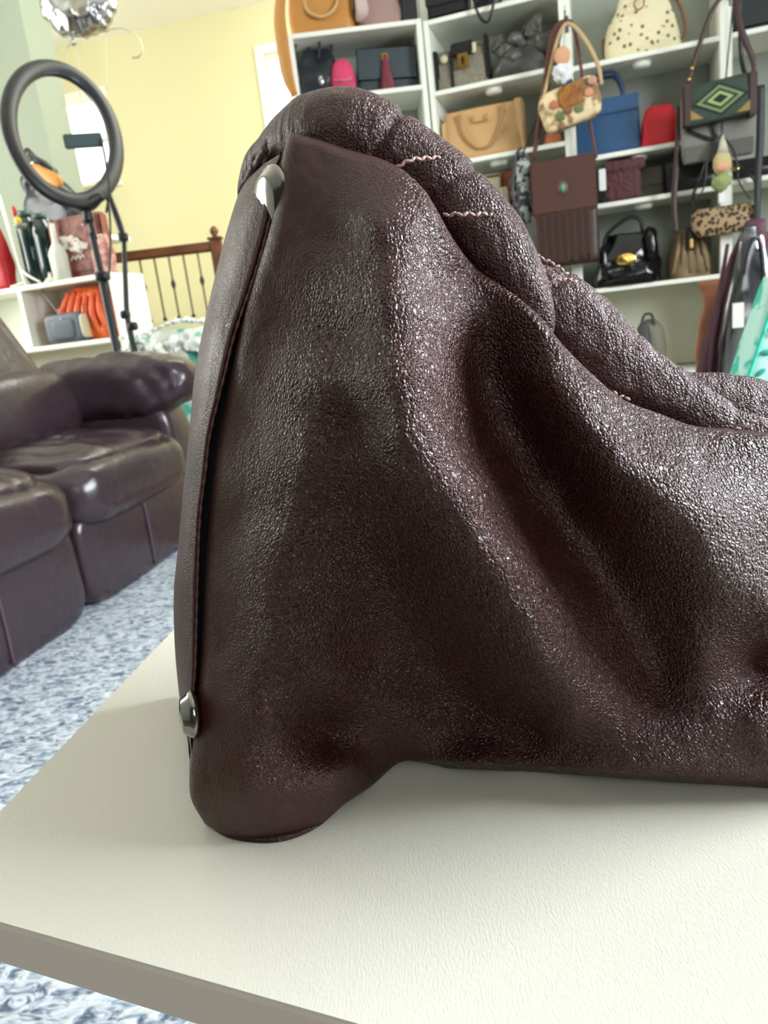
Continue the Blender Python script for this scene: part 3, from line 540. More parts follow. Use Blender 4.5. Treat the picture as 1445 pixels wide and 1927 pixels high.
obj('strap', tube([wp(WALL, 1432, 160, -.085, o), wp(WALL, 1430, 260, -.085, o), wp(WALL, 1426, 340, -.085, o), wp(WALL, 1424, 430, -.085, o)], [.013, .014, .013, .011], 30, 8, .4, up=(0, 1, 0)), lea('charcoal_strap', '2b2d2e', .5), r, label='charcoal strap hanging on the right')
obj('strap_loop', tube([wp(WALL, 1392, -10, -.1, o), wp(WALL, 1395, 110, -.1, o), wp(WALL, 1410, 160, -.1, o)], .008, 20, 8, .4, up=(0, 1, 0)), m_blackl, r)
# bag charm: tufted
r, o = hang('bag_charm', 'peach and pale green tufted charm in front of the black bag', WALL, 1358, 345, -.15); r['category'] = 'charm'
obj('tuft', puff(.034, .03, .03, 1, 1, 22, 14, wob=.012, freq=60), mat('green_fluff', '8f9a62', .9), r, loc=(0, 0, .005))
obj('charm_head', puff(.033, .03, .045, 1, 1, 22, 14), mat('cream_felt', 'b9ac7c', .9), r, loc=(.002, 0, .07)); obj('peach_patch', puff(.024, .01, .018, 1, 1, 16, 10), mat('peach_felt', 'cf9a78', .8), r, loc=(.0, -.026, .055))
obj('pointed_cap', lathe([(.022, 0), (.012, .04), (.002, .07)], 16), mat('cap_silver', 'b8b4a0', .5), r, loc=(.004, 0, .1))
obj('cord', tube([(.004, 0, .165), (.006, .02, .24), wp(WALL, 1380, 0, -.13, o)], .003, 20, 6), m_blackl, r)
tl_ = wp(WALL, 1358, 262, -.15, o)
for q in (-1, 1): obj('black_strap_wing', tube([(0, .004, .17), (q*.045, .006, .1), (q*.06, .008, .0), (q*.1, .01, -.07)], [.006, .008, .007, .005], 20, 8, .5), m_blackl, r)
obj('ribbon', box(-.012, .016, -.004, .004, -.07, -.02, .002), mat('white_ribbon', 'dcdcd6', .7), r)
# hanging plastic-covered bags
m_plastic = bpy.data.materials.new('clear_plastic'); m_plastic.use_nodes = True; nt = m_plastic.node_tree; nt.nodes.clear()
go = nt.nodes.new('ShaderNodeOutputMaterial'); gt = nt.nodes.new('ShaderNodeBsdfTransparent'); gg = nt.nodes.new('ShaderNodeBsdfGlossy'); gm = nt.nodes.new('ShaderNodeMixShader')
gg.inputs['Roughness'].default_value = .12; gm.inputs[0].default_value = .09
nt.links.new(gt.outputs[0], gm.inputs[1]); nt.links.new(gg.outputs[0], gm.inputs[2]); nt.links.new(gm.outputs[0], go.inputs[0])
HP = Plane(P(1380, 560, 2.0), -76)
def hbag(name, label, pl, px0, px1, pt_, pb, off, m, th=.03, tri=.35, seed=0, lean=0):
    o = pl.at((px0+px1)/2, pb, off); r = thing(name, label, 'bag', o, pl.rot)
    W = pl.xz(px1, pb, off)[0]-pl.xz(px0, pb, off)[0]; H = pl.xz((px0+px1)/2, pt_, off)[1]-o.z
    obj('body', loft([(0, W*.46, th*.8), (H*.1, W*.5, th), (H*.55, W*.44, th), (H*.85, W*.3, th*.6), (H, W*tri*.5, th*.3)], wob=.01, seed=seed, e=.6, lean=lean), m, r); return r, o, W, H
r, o, W, H = hbag('tote_bag', 'burgundy cloth bag hanging among covered bags at the right', HP, 1285, 1385, 425, 800, .06, lea('burgundy_cloth', '42182a', .7), tri=.35, lean=.22)
obj('cloth_fold', tube([(-W*.1, -.03, H*.05), (W*.05, -.04, H*.5), (W*.3, -.03, H*.9)], [.014, .016, .01], 20, 8, .5), lea('burgundy_cloth', '42182a', .7), r)
r, o, W, H = hbag('hobo_bag', 'black and grey hobo in clear plastic with white paper tag', HP, 1350, 1475, 470, 800, .0, lea('charcoal_grey_leather', '22282b', .5), seed=5, lean=.05)
obj('grey_panel', puff(.03, .01, H*.32, .7, .7, 16, 16), lea('slate_panel', '4a5050', .6), r, loc=(-W*.25, -.03, H*.36), rot=(0, .2, 0))
q = wp(HP, 1388, 592, -.045, o); obj('paper_tag', box(q.x-.013, q.x+.015, q.y-.002, q.y, q.z-.034, q.z+.03), mat('tag_paper', 'c9cbc0', .8), r, rot=(0, .0, 0))
obj('handle', tube([(-.03, -.02, H*.7), (-.02, -.03, H*.98), (.01, -.03, H*1.05), (.03, -.02, H*.7)], .006, 20, 8), m_blackl, r)
o2 = wp(HP, 1412, 640, -.05, o); obj('plastic_cover', loft([(0, W*.56, .045), (H*.5, W*.5, .05), (H*.9, W*.3, .03), (H*1.1, .03, .015)], wob=.008, seed=3, e=.7), m_plastic, r)
r, o, W, H = hbag('garment_bag', 'copper brown flat bag hanging behind the burgundy bag', HP, 1304, 1400, 525, 800, .16, lea('copper_brown', '9a6244', .6), th=.012, tri=.8)
r, o, W, H = hbag('shoulder_bag', 'dark maroon bag hanging at the extreme right edge', HP, 1410, 1500, 435, 700, .1, lea('dark_maroon', '4d2226', .6), th=.03, tri=.7, seed=8)
r, o, W, H = hbag('shoulder_bag', 'black gathered bag between the burgundy bag and the dark maroon bag', HP, 1378, 1442, 425, 600, .03, m_blackl, th=.03, tri=.5, seed=11)
obj('zipper', tube([(.01, -.036, H*.1), (.014, -.036, H*.5), (.01, -.02, H*.9)], .002, 16, 6), m_silver, r)
# teal floral bag
TP = Plane(P(1420, 640, 1.25), -80)
o = TP.at(1470, 745, 0); r = thing('tote_bag', 'turquoise tote with tropical leaf and pink flower print at right edge', 'bag', o, TP.rot)
W = .17; H = TP.xz(1445, 520, 0)[1]-o.z
mtq = mat('turquoise_print', '2ec4ac', .6, col2='bfeee2', scale=16, thr=(.42, .47))
xl = TP.xz(1402, 690, 0)[0]-TP.R.dot(o-TP.pt)
zl = o.z
obj('body', loft([(-.25, W/2, .05), (0, W/2, .05), (H*.25, W/2, .05), (H*.9, W/2*.75, .03), (H, W/2*.7, .02)], e=.3, lean=.14), mtq, r, loc=(xl+W/2-.005, .05, 0))
obj('top_binding', tube([(xl, .0, H*.1), (xl+.032, .01, H*.55), (xl+.062, .02, H*.97)], .003, 20, 8), mat('teal_binding', '23c7a6', .5), r)
for i in range(16):
    zz = H*(.05+.055*i); xx = xl+.012+.022*(i % 3)+zz*.3
    obj('printed_leaf' if i % 4 else 'printed_flower', move(puff(.011, .0015, .005, 1, 1, 12, 6), (xx, -.002+zz*.06, zz), (0, .6*((i*7) % 5)-1.2, 0)), mat('leaf_teal', '219a90', .6) if i % 4 else mat('flower_pink', 'e0557c', .6), r)

# ================================================================ LEFT BACKGROUND
LP = Plane(P(120, 560, 4.0), -72)
def z_at(px, py, off=0): return LP.xz(px, py, off)[1]
zl1 = z_at(150, 521); zl2 = z_at(170, 640); xl0 = LP.xz(-140, 540)[0]; xl1 = LP.xz(206, 540)[0]
r = thing('console_shelf', 'low white open shelf unit behind the sofa', 'shelving', (LP.pt.x, LP.pt.y, 0), LP.rot)
obj('top_board', box(xl0, xl1, 0, .3, zl1-.025, zl1, .003), m_shelf, r, smooth=False); obj('shelf_board', box(xl0, xl1+.02, 0, .3, zl2-.025, zl2, .003), m_shelf, r, smooth=False)
obj('side_panel', box(xl1-.0, xl1+.02, 0.0, .3, 0, zl1, .003), m_shelf, r, smooth=False); obj('side_panel', box(xl0-.02, xl0, .0, .3, 0, zl1, .003), m_shelf, r, smooth=False)
obj('upright', box(LP.xz(42, 580)[0]-.01, LP.xz(42, 580)[0]+.012, .0, .3, zl2, zl1-.025), m_shelf, r, smooth=False)
obj('back_panel', box(xl0, xl1, .3, .31, 0, zl1), m_shelf, r, smooth=False)
def ls(x0, y0, x1, y1, off, z=None): return spot(LP, x0, y0, x1, y1, off, z)
mbt = mat('dark_green_glass', '12302e', .12, coat=.5)
for (x0, y0, x1, lab) in ((44, 395, 72, 'dark green bottle on the console, left of its twin'), (72, 400, 100, 'dark green bottle beside the white bottle')):
    s = ls(x0, y0, x1, 522, .14, zl1); W, H = s[1], s[2]; r = bagroot('bottle', lab, 'bottle', s, LP)
    obj('glass_body', lathe([(W*.4, 0), (W*.5, .01), (W*.62, H*.1), (W*.62, H*.74), (W*.5, H*.84), (W*.34, H*.9), (W*.3, H*.94)], 20), mbt, r); obj('cap', lathe([(W*.36, H*.93), (W*.36, H), (.001, H)], 16), mat('green_cap', '3e5e50', .4), r)
s = ls(92, 408, 121, 524, .04, zl1); W, H = s[1], s[2]; r = bagroot('bottle', 'white bottle with long narrow neck in front of the green bottles', 'bottle', s, LP)
obj('glass_body', lathe([(W*.42, 0), (W*.48, .008), (W*.5, H*.42), (W*.4, H*.5), (W*.16, H*.62), (W*.13, H*.95)], 20), mat('white_ceramic', 'd9d9cb', .4), r); obj('cap', lathe([(W*.17, H*.93), (W*.17, H), (.001, H)], 14), mat('grey_cap', '8c8c86', .4), r)
s = ls(75, 505, 98, 528, -.0, zl1); s = (LP.w(LP.R.dot(s[0]-LP.pt), .03, zl1), s[1], s[2]); W, H = s[1], .05
tag(obj('funnel', lathe([(W*.5, 0), (W*.4, .01), (W*.12, H*.6), (W*.1, H)], 16), mat('white_ceramic', 'd9d9cb', .4), loc=s[0]), 'small white cone at the foot of the dark green bottles', 'ornament')
s = ls(106, 405, 204, 512, .12, zl1); W, H = s[1], s[2]; r = bagroot('tooled_bag', 'reddish brown tooled leather bag with white emblem on the console', 'bag', s, LP)
mtl = mat('tooled_leather', '8c4a36', .5, col2='5f2c20', scale=22, bump=.6, bscale=30)
obj('body', box(-W/2, W/2, -.04, .04, 0, H, .012), mtl, r); obj('flap', box(-W/2+.004, W/2-.01, -.052, -.038, H*.1, H*.97, .008), mtl, r)
obj('emblem', puff(W*.26, .006, H*.12, .9, .9, 26, 16, wob=.03, freq=24), mat('white_hide', 'd8d2c4', .7), r, loc=(-.01, -.054, H*.55), rot=(0, .3, 0))
obj('buckle', puff(.006, .004, .006, 1, 1, 10, 6), m_silver, r, loc=(.07, -.056, H*.82))
for i in range(3): obj('emblem_scroll', tube([(-.05+.03*i, -.054, H*.3), (-.03+.03*i, -.056, H*.36), (-.02+.03*i, -.054, H*.31)], .004, 12, 6), mat('white_hide', 'd8d2c4', .7), r)
s = ls(176, 440, 212, 512, .06, zl1); W, H = s[1], s[2]; r = bagroot('pouch', 'pink and rust flowered pouch at the right end of the console', 'bag', s, LP); obj('body', loft([(0, W/2, .03), (H*.5, W/2, .035), (H, W*.3, .01)], wob=.005), mat('pink_rust_print', '8f4a40', .7, col2='caa092', scale=30), r); obj('zipper', tube([(-W*.3, -.01, H*.98), (W*.3, -.01, H*.98)], .003, 8, 6), m_silver, r)
# red item, far left and clutter on console
s = ls(-30, 420, 14, 530, .05, zl1); W, H = s[1], s[2]; r = bagroot('pouch', 'bright red bag at the extreme left edge', 'bag', s, LP); obj('body', loft([(0, W/2, .04), (H*.5, W/2, .05), (H*.9, W*.35, .03), (H, W*.2, .01)], wob=.006), lea('signal_red', 'b0141c', .5), r); obj('strap', hoop(W*.4, .05, .004, 0, H*.95), m_blackl, r)
s = ls(14, 360, 34, 530, .03, zl1); W, H = s[1], s[2]; r = bagroot('display_stand', 'thin white metal display stand at the left of the console', 'stand', s, LP)
obj('pole', tube([(-.03, 0, H), (0, 0, H*.3), (.015, 0, 0)], .008, 16, 8), m_white, r); obj('foot', tube([(0, 0, .09), (.06, -.02, .05), (.13, -.02, .006)], .006, 14, 8), m_white, r); obj('foot', tube([(0, 0, .02), (-.07, -.02, .006)], .006, 8, 8), m_white, r)
s = ls(22, 385, 46, 428, .03); W, H = s[1], s[2]; r = thing('toy_figure', 'small yellow and red trinket hanging on the display stand', 'trinket', s[0], LP.rot)
obj('trinket_body', puff(.02, .015, .022, 1, 1, 14, 10), mat('yellow_plastic', 'd9b53a', .4), r, loc=(0, -.01, .03)); obj('trinket_top', puff(.016, .012, .028, 1, 1, 14, 10), mat('red_plastic', 'b03024', .4), r, loc=(-.01, -.01, .08)); obj('trinket_bowl', lathe([(.02, 0), (.032, .01), (.034, .02), (.03, .022)], 16), mat('grey_cap', '8c8c86', .4), r, loc=(.01, -.01, -.01))
# black sunglasses rack / dark bags seen through ring, mustard clutch
DP = Plane(P(100, 320, 4.45), -72)
s = spot(DP, 40, 262, 140, 420, .0, None); s = (DP.w(DP.R.dot(s[0]-DP.pt), 0, LP.xz(100, 400)[1]-.05), s[1], .5)
r = thing('hanging_bag_cluster', 'dark slouchy leather bag seen through the ring light', 'bag', s[0], DP.rot)
H = DP.xz(90, 272, 0)[1]-s[0].z
obj('body', loft([(0, .18, .06), (H*.3, .20, .08), (H*.65, .13, .06), (H, .04, .03)], wob=.05, seed=21, e=.8, lean=-.32), lea('blue_black_leather', '262a2f', .35), r, loc=(.07, 0, 0)); obj('clasp', puff(.01, .008, .016, 1, 1, 10, 6), m_silver, r, loc=(-.01, -.09, H*.8))
obj('strap', tube([(-.05, -.04, H*.9), (.0, -.09, H*.6), (.1, -.1, H*.45), (.18, -.06, H*.2)], .012, 20, 8, .5), m_blackl, r)
s2 = DP.at(88, 330, -.12); tag(obj('clutch', puff(.12, .02, .035, .7, .7, 22, 12, wob=.01, freq=12), lea('mustard_leather', 'b9802c', .5), loc=s2, rot=(0, .55, DP.rot)), 'mustard yellow clutch lying in front of the dark slouchy bag', 'bag')
hs = thing('hat_stand', 'dark pile stand holding the slouchy bag behind the console', 'stand', DP.w(.0, .12, 0), DP.rot)
obj('post', lathe([(.12, 0), (.12, .02), (.02, .03), (.02, s[0].z)], 16), m_blackl, hs); obj('tray', box(-.28, .3, -.14, .1, s[0].z-.03, s[0].z-.001, .005), m_white, hs)
# orange and blue-grey bags on lower board
s = ls(118, 540, 232, 628, .15, zl2); W, H = s[1], s[2]; r = bagroot('soft_bag', 'bright orange crumpled bag on the lower board behind the sofa', 'bag', s, LP)
mo = mat('orange_leather', 'cf4a1e', .5, col2='dd6a30', scale=12, bump=.3, bscale=20)
obj('body', loft([(0, W*.5, .08), (H*.4, W*.5, .09), (H*.75, W*.42, .07), (H, W*.25, .04)], wob=.03, seed=17, e=.75), mo, r)
for i in range(6): obj('gather', tube([(-W*.38+i*W*.15, -.09, H*.1), (-W*.34+i*W*.13, -.1, H*.5), (-W*.22+i*W*.1, -.06, H*.95)], [.012, .018, .01], 14, 8), mo, r)
obj('knot', puff(.04, .03, .03, .9, .9, 16, 10, wob=.01, freq=30), mo, r, loc=(-W*.36, -.06, H*.6)); obj('cord', tube([(.03, -.11, H*.7), (.025, -.115, H*.3), (.02, -.11, .0)], .003, 14, 6), m_blackl, r)
s = ls(92, 588, 168, 640, .05, zl2); W, H = s[1], s[2]; r = bagroot('satchel', 'slate blue satchel lying in front of the orange bag', 'bag', s, LP)
obj('body', puff(W/2, .05, H/2, .35, .35, 30, 18, wob=.004), lea('slate_leather', '4a545e', .5), r, loc=(0, 0, H/2)); obj('end_cap', puff(.012, .045, H*.4, .5, .5, 14, 10), mat('cream_leather', 'c9c3a2', .5), r, loc=(W*.47, -.01, H*.5))
obj('strap', tube([(-.0, -.04, H*.85), (-.06, -.02, H*1.3), (-.14, .02, H*1.9), (-.15, .1, H*2.3)], .005, 20, 6), lea('grey_strap', '6d6f68', .5), r); obj('ring_clasp', puff(.006, .004, .006, 1, 1, 8, 6), m_silver, r, loc=(0, -.052, H*.8)); obj('pocket', puff(W*.3, .012, H*.34, .4, .4, 20, 10), lea('slate_leather_dark', '434c56', .5), r, loc=(0, -.045, H*.45))
# ---- teal / white plastic wrapped bag beside the arm
TB = Plane(P(330, 680, 3.65), -85)
s = spot(TB, 248, 606, 420, 800, 0, 0); W, H = s[1], s[2]; r = bagroot('plastic_bag', 'turquoise and white tote in clear crinkled plastic behind the armrest', 'bag', s, TB)
mtw = mat('teal_white_print', '58bfa8', .6, col2='dfe6dc', scale=6, thr=(.48, .52))
obj('body', loft([(0, W*.48, .12), (H*.3, W*.5, .12), (H*.8, W*.47, .1), (H*.96, W*.4, .06)], wob=.02, e=.5), mtw, r)
m_crin = mat('crinkled_film', 'eef2e8', .25, bump=.6, bscale=30)
obj('film_edge', tube([(-W*.5, -.11, H*.86), (-W*.25, -.12, H*.93), (0, -.12, H*.98), (W*.25, -.12, H*1.0), (W*.46, -.1, H*.98)], [.008, .018, .012, .02, .012], 90, 10, .6, fn=lambda t, th: 1+1.6*noise.noise(Vector((t*30, th, 0)))), m_crin, r)
for i in range(7): obj('film_crumple', puff(.05, .02, .03, 1, 1, 20, 12, wob=.03, freq=30, seed=i), m_crin, r, loc=(-W*.42+i*W*.13, -.12, H*(.86+.02*(i % 3))), rot=(0, .5*i, 0))
obj('printed_swirl', puff(W*.2, .01, H*.12, 1, 1, 24, 14), mat('beige_print', 'c9c9b4', .6), r, loc=(W*.05, -.118, H*.78))
obj('film_cover', loft([(0, W*.5, .13), (H*.4, W*.52, .14), (H*.85, W*.5, .125), (H*1.0, W*.44, .08)], wob=.02, e=.5, seed=4), m_plastic, r)

# ================================================================ SOFA
SO = Vector((-.93, 2.23, 0)); SR = math.atan2(-.206, .979)
m_sofa = mat('brown_sofa_leather', '36292f', .27, bump=.25, bscale=22, spec=.6)
sofa = thing('recliner_sofa', 'dark brown leather reclining sofa on the pale rug', 'sofa', SO, SR)
def wr(amp, f, ax='y'):
    """wrinkles that run from the front edge into the cushion"""
    def g(p):
        q = noise.noise(Vector((p.y*f, p.x*f*.25, p.z*2)))
        p = p.copy(); p.z += amp*q*(1 if p.z > 0 else 0); p.x += amp*.5*q; return p
    return g
for (y0, y1, lb) in ((-.80, -.005, None), (.005, .80, None)):
    ym = (y0+y1)/2; hy = (y1-y0)/2
    obj('seat_cushion', puff(.37, hy, .125, .55, .3, 96, 56, wob=.008, freq=5, fold=wr(.013, 16), seed=ym*9), m_sofa, sofa, loc=(-.33, ym, .375), rot=(0, .0, 0))
    obj('seat_crown', puff(.27, hy*.9, .065, .8, .45, 90, 44, wob=.006, freq=5, fold=wr(.012, 18), seed=ym*3), m_sofa, sofa, loc=(-.28, ym, .475), rot=(0, .04, 0))
    obj('footrest_panel', puff(.10, hy*.99, .165, .35, .25, 64, 40, wob=.006, freq=4, fold=wr(.008, 9), seed=ym*5), m_sofa, sofa, loc=(-.115, ym, .175))
    obj('backrest', puff(.14, hy*.97, .40, .4, .4, 60, 40, wob=.012, freq=5, seed=ym*7), m_sofa, sofa, loc=(-.74, ym, .88), rot=(0, -.5, 0))
    obj('lumbar_roll', puff(.15, hy*.94, .15, .6, .35, 60, 30, wob=.012, freq=6, seed=ym*2), m_sofa, sofa, loc=(-.53, ym, .62), rot=(0, -.25, 0))
    obj('panel_seam', tube([(-.014, ym, .04), (-.010, ym, .18), (-.014, ym, .31)], .005, 14, 6), mat('seam_leather', '54444c', .4), sofa)
obj('armrest', puff(.43, .15, .14, .8, .7, 110, 54, wob=.02, freq=4.5, fold=wr(.006, 7), seed=3), m_sofa, sofa, loc=(-.36, .86, .665), rot=(0, -.02, 0))
obj('arm_side', puff(.36, .12, .3, .3, .3, 50, 30, wob=.008, freq=5), m_sofa, sofa, loc=(-.40, .87, .31))
obj('base_frame', box(-.95, -.2, -.79, .95, .02, .26, .02), m_blackl, sofa)

# ================================================================ RING LIGHT
m_blk = mat('black_plastic', '0c1114', .5)
RL = Plane(P(118, 250, 3.4), -52)
o = RL.at(116, 252, 0); cx, cz = RL.xz(116, 252, 0)
r = thing('ring_light', 'black ring light on a tripod behind the sofa', 'lamp', o, 0)
rl = RL.rot
c0 = P(117, 252, 3.4)
# ring plane: turned about the vertical and tilted, tilt taken from the outline in the photo
def ringpt(px, py, dz): return P(px, py, 3.4+dz)-o
back = .24
pts = [P(118+56*math.cos(a)+85*math.sin(a), 252+120*math.cos(a)-39*math.sin(a), 3.4+back*math.sin(a))-o for a in [2*PI*k/28 for k in range(28)]]
cc = sum(pts, Vector())/28
nrm = (pts[0]-cc).cross(pts[7]-cc).normalized()
obj('ring_housing', tube(pts, .036, 90, 14, .62, up=nrm, closed=True), m_blk, r)
ins = obj('diffuser', tube([p*1+(cc-p)*.055 - nrm*.006 for p in pts], .024, 90, 8, .8, up=nrm, closed=True), mat('diffuser_dark', '1c2428', .3), r)
low = P(158, 392, 3.4)-o
obj('yoke', tube([P(128, 372, 3.4)-o, P(160, 385, 3.4)-o, P(192, 368, 3.4)-o], [.03, .06, .03], 20, 10, .6), m_blk, r)
obj('tilt_knob', lathe([(.02, -.02), (.026, 0), (.02, .03), (.012, .06)], 14), m_blk, r, loc=P(166, 412, 3.4)-o)
base = P(216, 664, 3.4); 
bz = o.z
obj('pole', tube([P(166, 405, 3.4)-o, P(178, 450, 3.4)-o], .014, 12, 10), m_blk, r)
obj('pole_section', tube([P(173, 440, 3.4)-o, P(196, 540, 3.4)-o], .016, 12, 10), m_blk, r); obj('pole_section', tube([P(192, 525, 3.4)-o, P(222, 670, 3.4)-o, P(240, 770, 3.42)-o], .02, 14, 10), m_blk, r)
obj('clamp', puff(.03, .03, .022, .5, .5, 14, 10), m_blk, r, loc=P(193, 520, 3.4)-o)
foot = onz(300, 1010, .018); fx = Vector((P(240, 770, 3.42).x, P(240, 770, 3.42).y, .02))-o
obj('pole_section', tube([P(240, 770, 3.42)-o, fx+Vector((0, 0, .05))], .016, 10, 10), m_blk, r)
for a in (0.4, 2.5, 4.6): obj('leg', tube([fx+Vector((0, 0, .3)), fx+Vector((.07*math.cos(a), .07*math.sin(a), .15)), fx+Vector((.13*math.cos(a), .13*math.sin(a), .01))], .009, 12, 8), m_blk, r)
obj('phone_holder', box(-.085, .085, -.014, .014, -.03, .03, .005), mat('dark_holder', '3c4e50', .4), r, loc=P(157, 265, 3.4)-o, rot=(0, .1-ROLL, .3))
obj('gooseneck', tube([P(190, 262, 3.4)-o, P(198, 300, 3.4)-o, P(205, 360, 3.4)-o, P(200, 400, 3.4)-o], .006, 20, 8), m_blk, r)
obj('cable', tube([P(200, 370, 3.42)-o, P(206, 400, 3.43)-o, P(208, 460, 3.43)-o, P(205, 520, 3.43)-o], .005, 20, 6), m_blk, r)
# second slim stand to the right of the ring
q = P(212, 372, 3.5)
r = thing('light_stand', 'second thin black stand leaning right of the ring light', 'stand', q, 0)
obj('upper_pole', tube([P(205, 368, 3.5)-q, P(222, 415, 3.5)-q, P(233, 450, 3.5)-q], [.014, .016, .014], 14, 10), m_blk, r)
obj('lower_pole', tube([P(233, 445, 3.5)-q, P(236, 530, 3.5)-q, P(240, 600, 3.5)-q, P(256, 680, 3.5)-q, P(262, 760, 3.5)-q], [.011, .013, .014, .018, .018], 20, 10), m_blk, r)
for px, py in ((232, 446), (236, 592), (250, 614)): obj('joint_clamp', puff(.022, .022, .02, .5, .5, 12, 10), m_blk, r, loc=P(px, py, 3.5)-q)
e = P(262, 760, 3.5); fx = Vector((e.x, e.y, .02))-q
obj('lower_pole', tube([e-q, fx+Vector((0, 0, .04))], .014, 8, 10), m_blk, r)
for a in (1.2, 3.3, 5.4): obj('leg', tube([fx+Vector((0, 0, .25)), fx+Vector((.12*math.cos(a), .12*math.sin(a), .01))], .008, 10, 8), m_blk, r)

# ================================================================ BALLOON
m_foil = mat('silver_foil', 'b9bbbd', .2, 1, bump=.45, bscale=9)
q = P(150, 20, 3.8)
r = thing('foil_balloon', 'silver foil balloon with white ribbons near the ceiling', 'balloon', q, 0)
def crinkle(p):
    k = math.atan2(p.z, p.x); e = (p.x*p.x+p.z*p.z)**.5
    p = p.copy(); s_ = 1+.02*math.sin(k*11)*min(1, e/.12)+.015*math.sin(k*23); return Vector((p.x*s_, p.y, p.z*s_))
obj('foil_body', puff(.195, .09, .21, .8, .9, 110, 50, wob=.016, freq=6, fold=crinkle), m_foil, r, loc=(0, 0, .085))
obj('print_panel', puff(.05, .012, .06, .9, .9, 24, 14, wob=.004, freq=30), mat('grey_print', 'a8a498', .25, .6), r, loc=(.03, -.085, .0)); obj('blue_print', puff(.035, .01, .05, .9, .9, 20, 12), mat('blue_print', '5d5f86', .25, .5), r, loc=(-.11, -.07, .1))
mrb = mat('white_ribbon_gloss', 'b5b096', .4)
obj('neck', tube([P(133, 72, 3.8)-q, P(140, 82, 3.8)-q], [.01, .016], 8, 8), m_foil, r)
obj('ribbon', tube([P(200, 56, 3.8)-q, P(230, 54, 3.8)-q, P(258, 68, 3.8)-q, P(268, 90, 3.8)-q, P(262, 106, 3.8)-q, P(248, 109, 3.8)-q], .006, 40, 8, .4), mrb, r)
obj('ribbon', tube([P(138, 78, 3.8)-q, P(124, 95, 3.8)-q, P(122, 115, 3.8)-q, P(120, 200, 3.85)-q], .0055, 20, 8, .4), mrb, r)
obj('ribbon', tube([P(142, 80, 3.8)-q, P(147, 130, 3.8)-q, P(155, 230, 3.9)-q], .0055, 20, 8, .4), mrb, r)
obj('ribbon', tube([P(198, 60, 3.8)-q, P(199, 110, 3.8)-q, P(200, 168, 3.8)-q], .0055, 20, 8, .4), mrb, r)

# ================================================================ TABLE
m_top = bpy.data.materials.new('white_table_laminate'); m_top.use_nodes = True; nt = m_top.node_tree; b = nt.nodes['Principled BSDF']; L = nt.links.new
b.inputs['Base Color'].default_value = lin('c9c6b8'); b.inputs['Roughness'].default_value = .36
tc = nt.nodes.new('ShaderNodeTexCoord'); mp = nt.nodes.new('ShaderNodeMapping'); mp.inputs['Scale'].default_value = (1.8, .6, 1); L(tc.outputs['Object'], mp.inputs[0])
n1 = nt.nodes.new('ShaderNodeTexNoise'); n1.inputs['Scale'].default_value = 900; n1.inputs['Detail'].default_value = 3; L(mp.outputs[0], n1.inputs['Vector'])
bn = nt.nodes.new('ShaderNodeBump'); bn.inputs['Distance'].default_value = .00025; bn.inputs['Strength'].default_value = .5; L(n1.outputs[0], bn.inputs['Height']); L(bn.outputs[0], b.inputs['Normal'])
A0 = onz(0, 1522, TABLE); A1 = onz(309, 1200, TABLE); B0 = onz(0, 1738, TABLE); B1 = onz(420, 1858, TABLE)
da = (A1-A0).normalized(); db = (B1-B0).normalized()
def isect(p, d, q, e):
    t = ((q.x-p.x)*e.y-(q.y-p.y)*e.x)/(d.x*e.y-d.y*e.x); return p+d*t
K = isect(A0, da, B0, db)
Q1 = K+db*1.15; Q3 = K+da*.50; Q2 = Q3+db*1.15
def rc(p, a, b_, rad, n=6):
    return [((1-t)**2)*(p+(a-p).normalized()*rad)+2*t*(1-t)*p+t*t*(p+(b_-p).normalized()*rad) for t in [i/n for i in range(n+1)]]
poly = rc(K, Q3, Q1, .012)+rc(Q1, K, Q2, .012)+rc(Q2, Q1, Q3, .012)+rc(Q3, Q2, K, .012)
cen = sum(poly, Vector())/len(poly)
def slab(poly, prof):
    V, Fc = [], []; n = len(poly)
    for inset, z in prof:
        for i, p in enumerate(poly):
            d = (cen-p); d.z = 0; V.append(Vector((p.x-cen.x, p.y-cen.y, z-TABLE))+d.normalized()*inset)
    for j in range(len(prof)-1):
        for i in range(n): Fc.append((j*n+i, j*n+(i+1) % n, (j+1)*n+(i+1) % n, (j+1)*n+i))
    return V, Fc, n
TH = .0158
table = thing('table', 'cream white laminate table carrying the brown leather handbag', 'table', (cen.x, cen.y, 0))
V, Fc, n = slab(poly, [(.0006, TABLE-.0006), (.0012, TABLE)]); Fc.append(tuple(range(n, 2*n)));  Fc.append(tuple(range(n))[::-1])
obj('tabletop', (V, Fc), m_top, table, loc=(0, 0, TABLE), smooth=False)
V, Fc, n = slab(poly, [(.001, TABLE-TH), (0, TABLE-TH+.0008), (0, TABLE-.0018), (.0007, TABLE-.0005)]); Fc.append(tuple(range(n))[::-1]); Fc.append(tuple(range(3*n, 4*n)))
obj('edge_band', (V, Fc), mat('table_edge_taupe', 'dcd4c8', .5), table, loc=(0, 0, TABLE), smooth=False)
for p in (K+(cen-K)*.45, Q1+(cen-Q1)*.1, Q2+(cen-Q2)*.1, Q3+(cen-Q3)*.1):
    obj('leg', box(-.02, .02, -.02, .02, .018, TABLE-TH, .004), m_silver, table, loc=(p.x-cen.x, p.y-cen.y, 0), smooth=False)

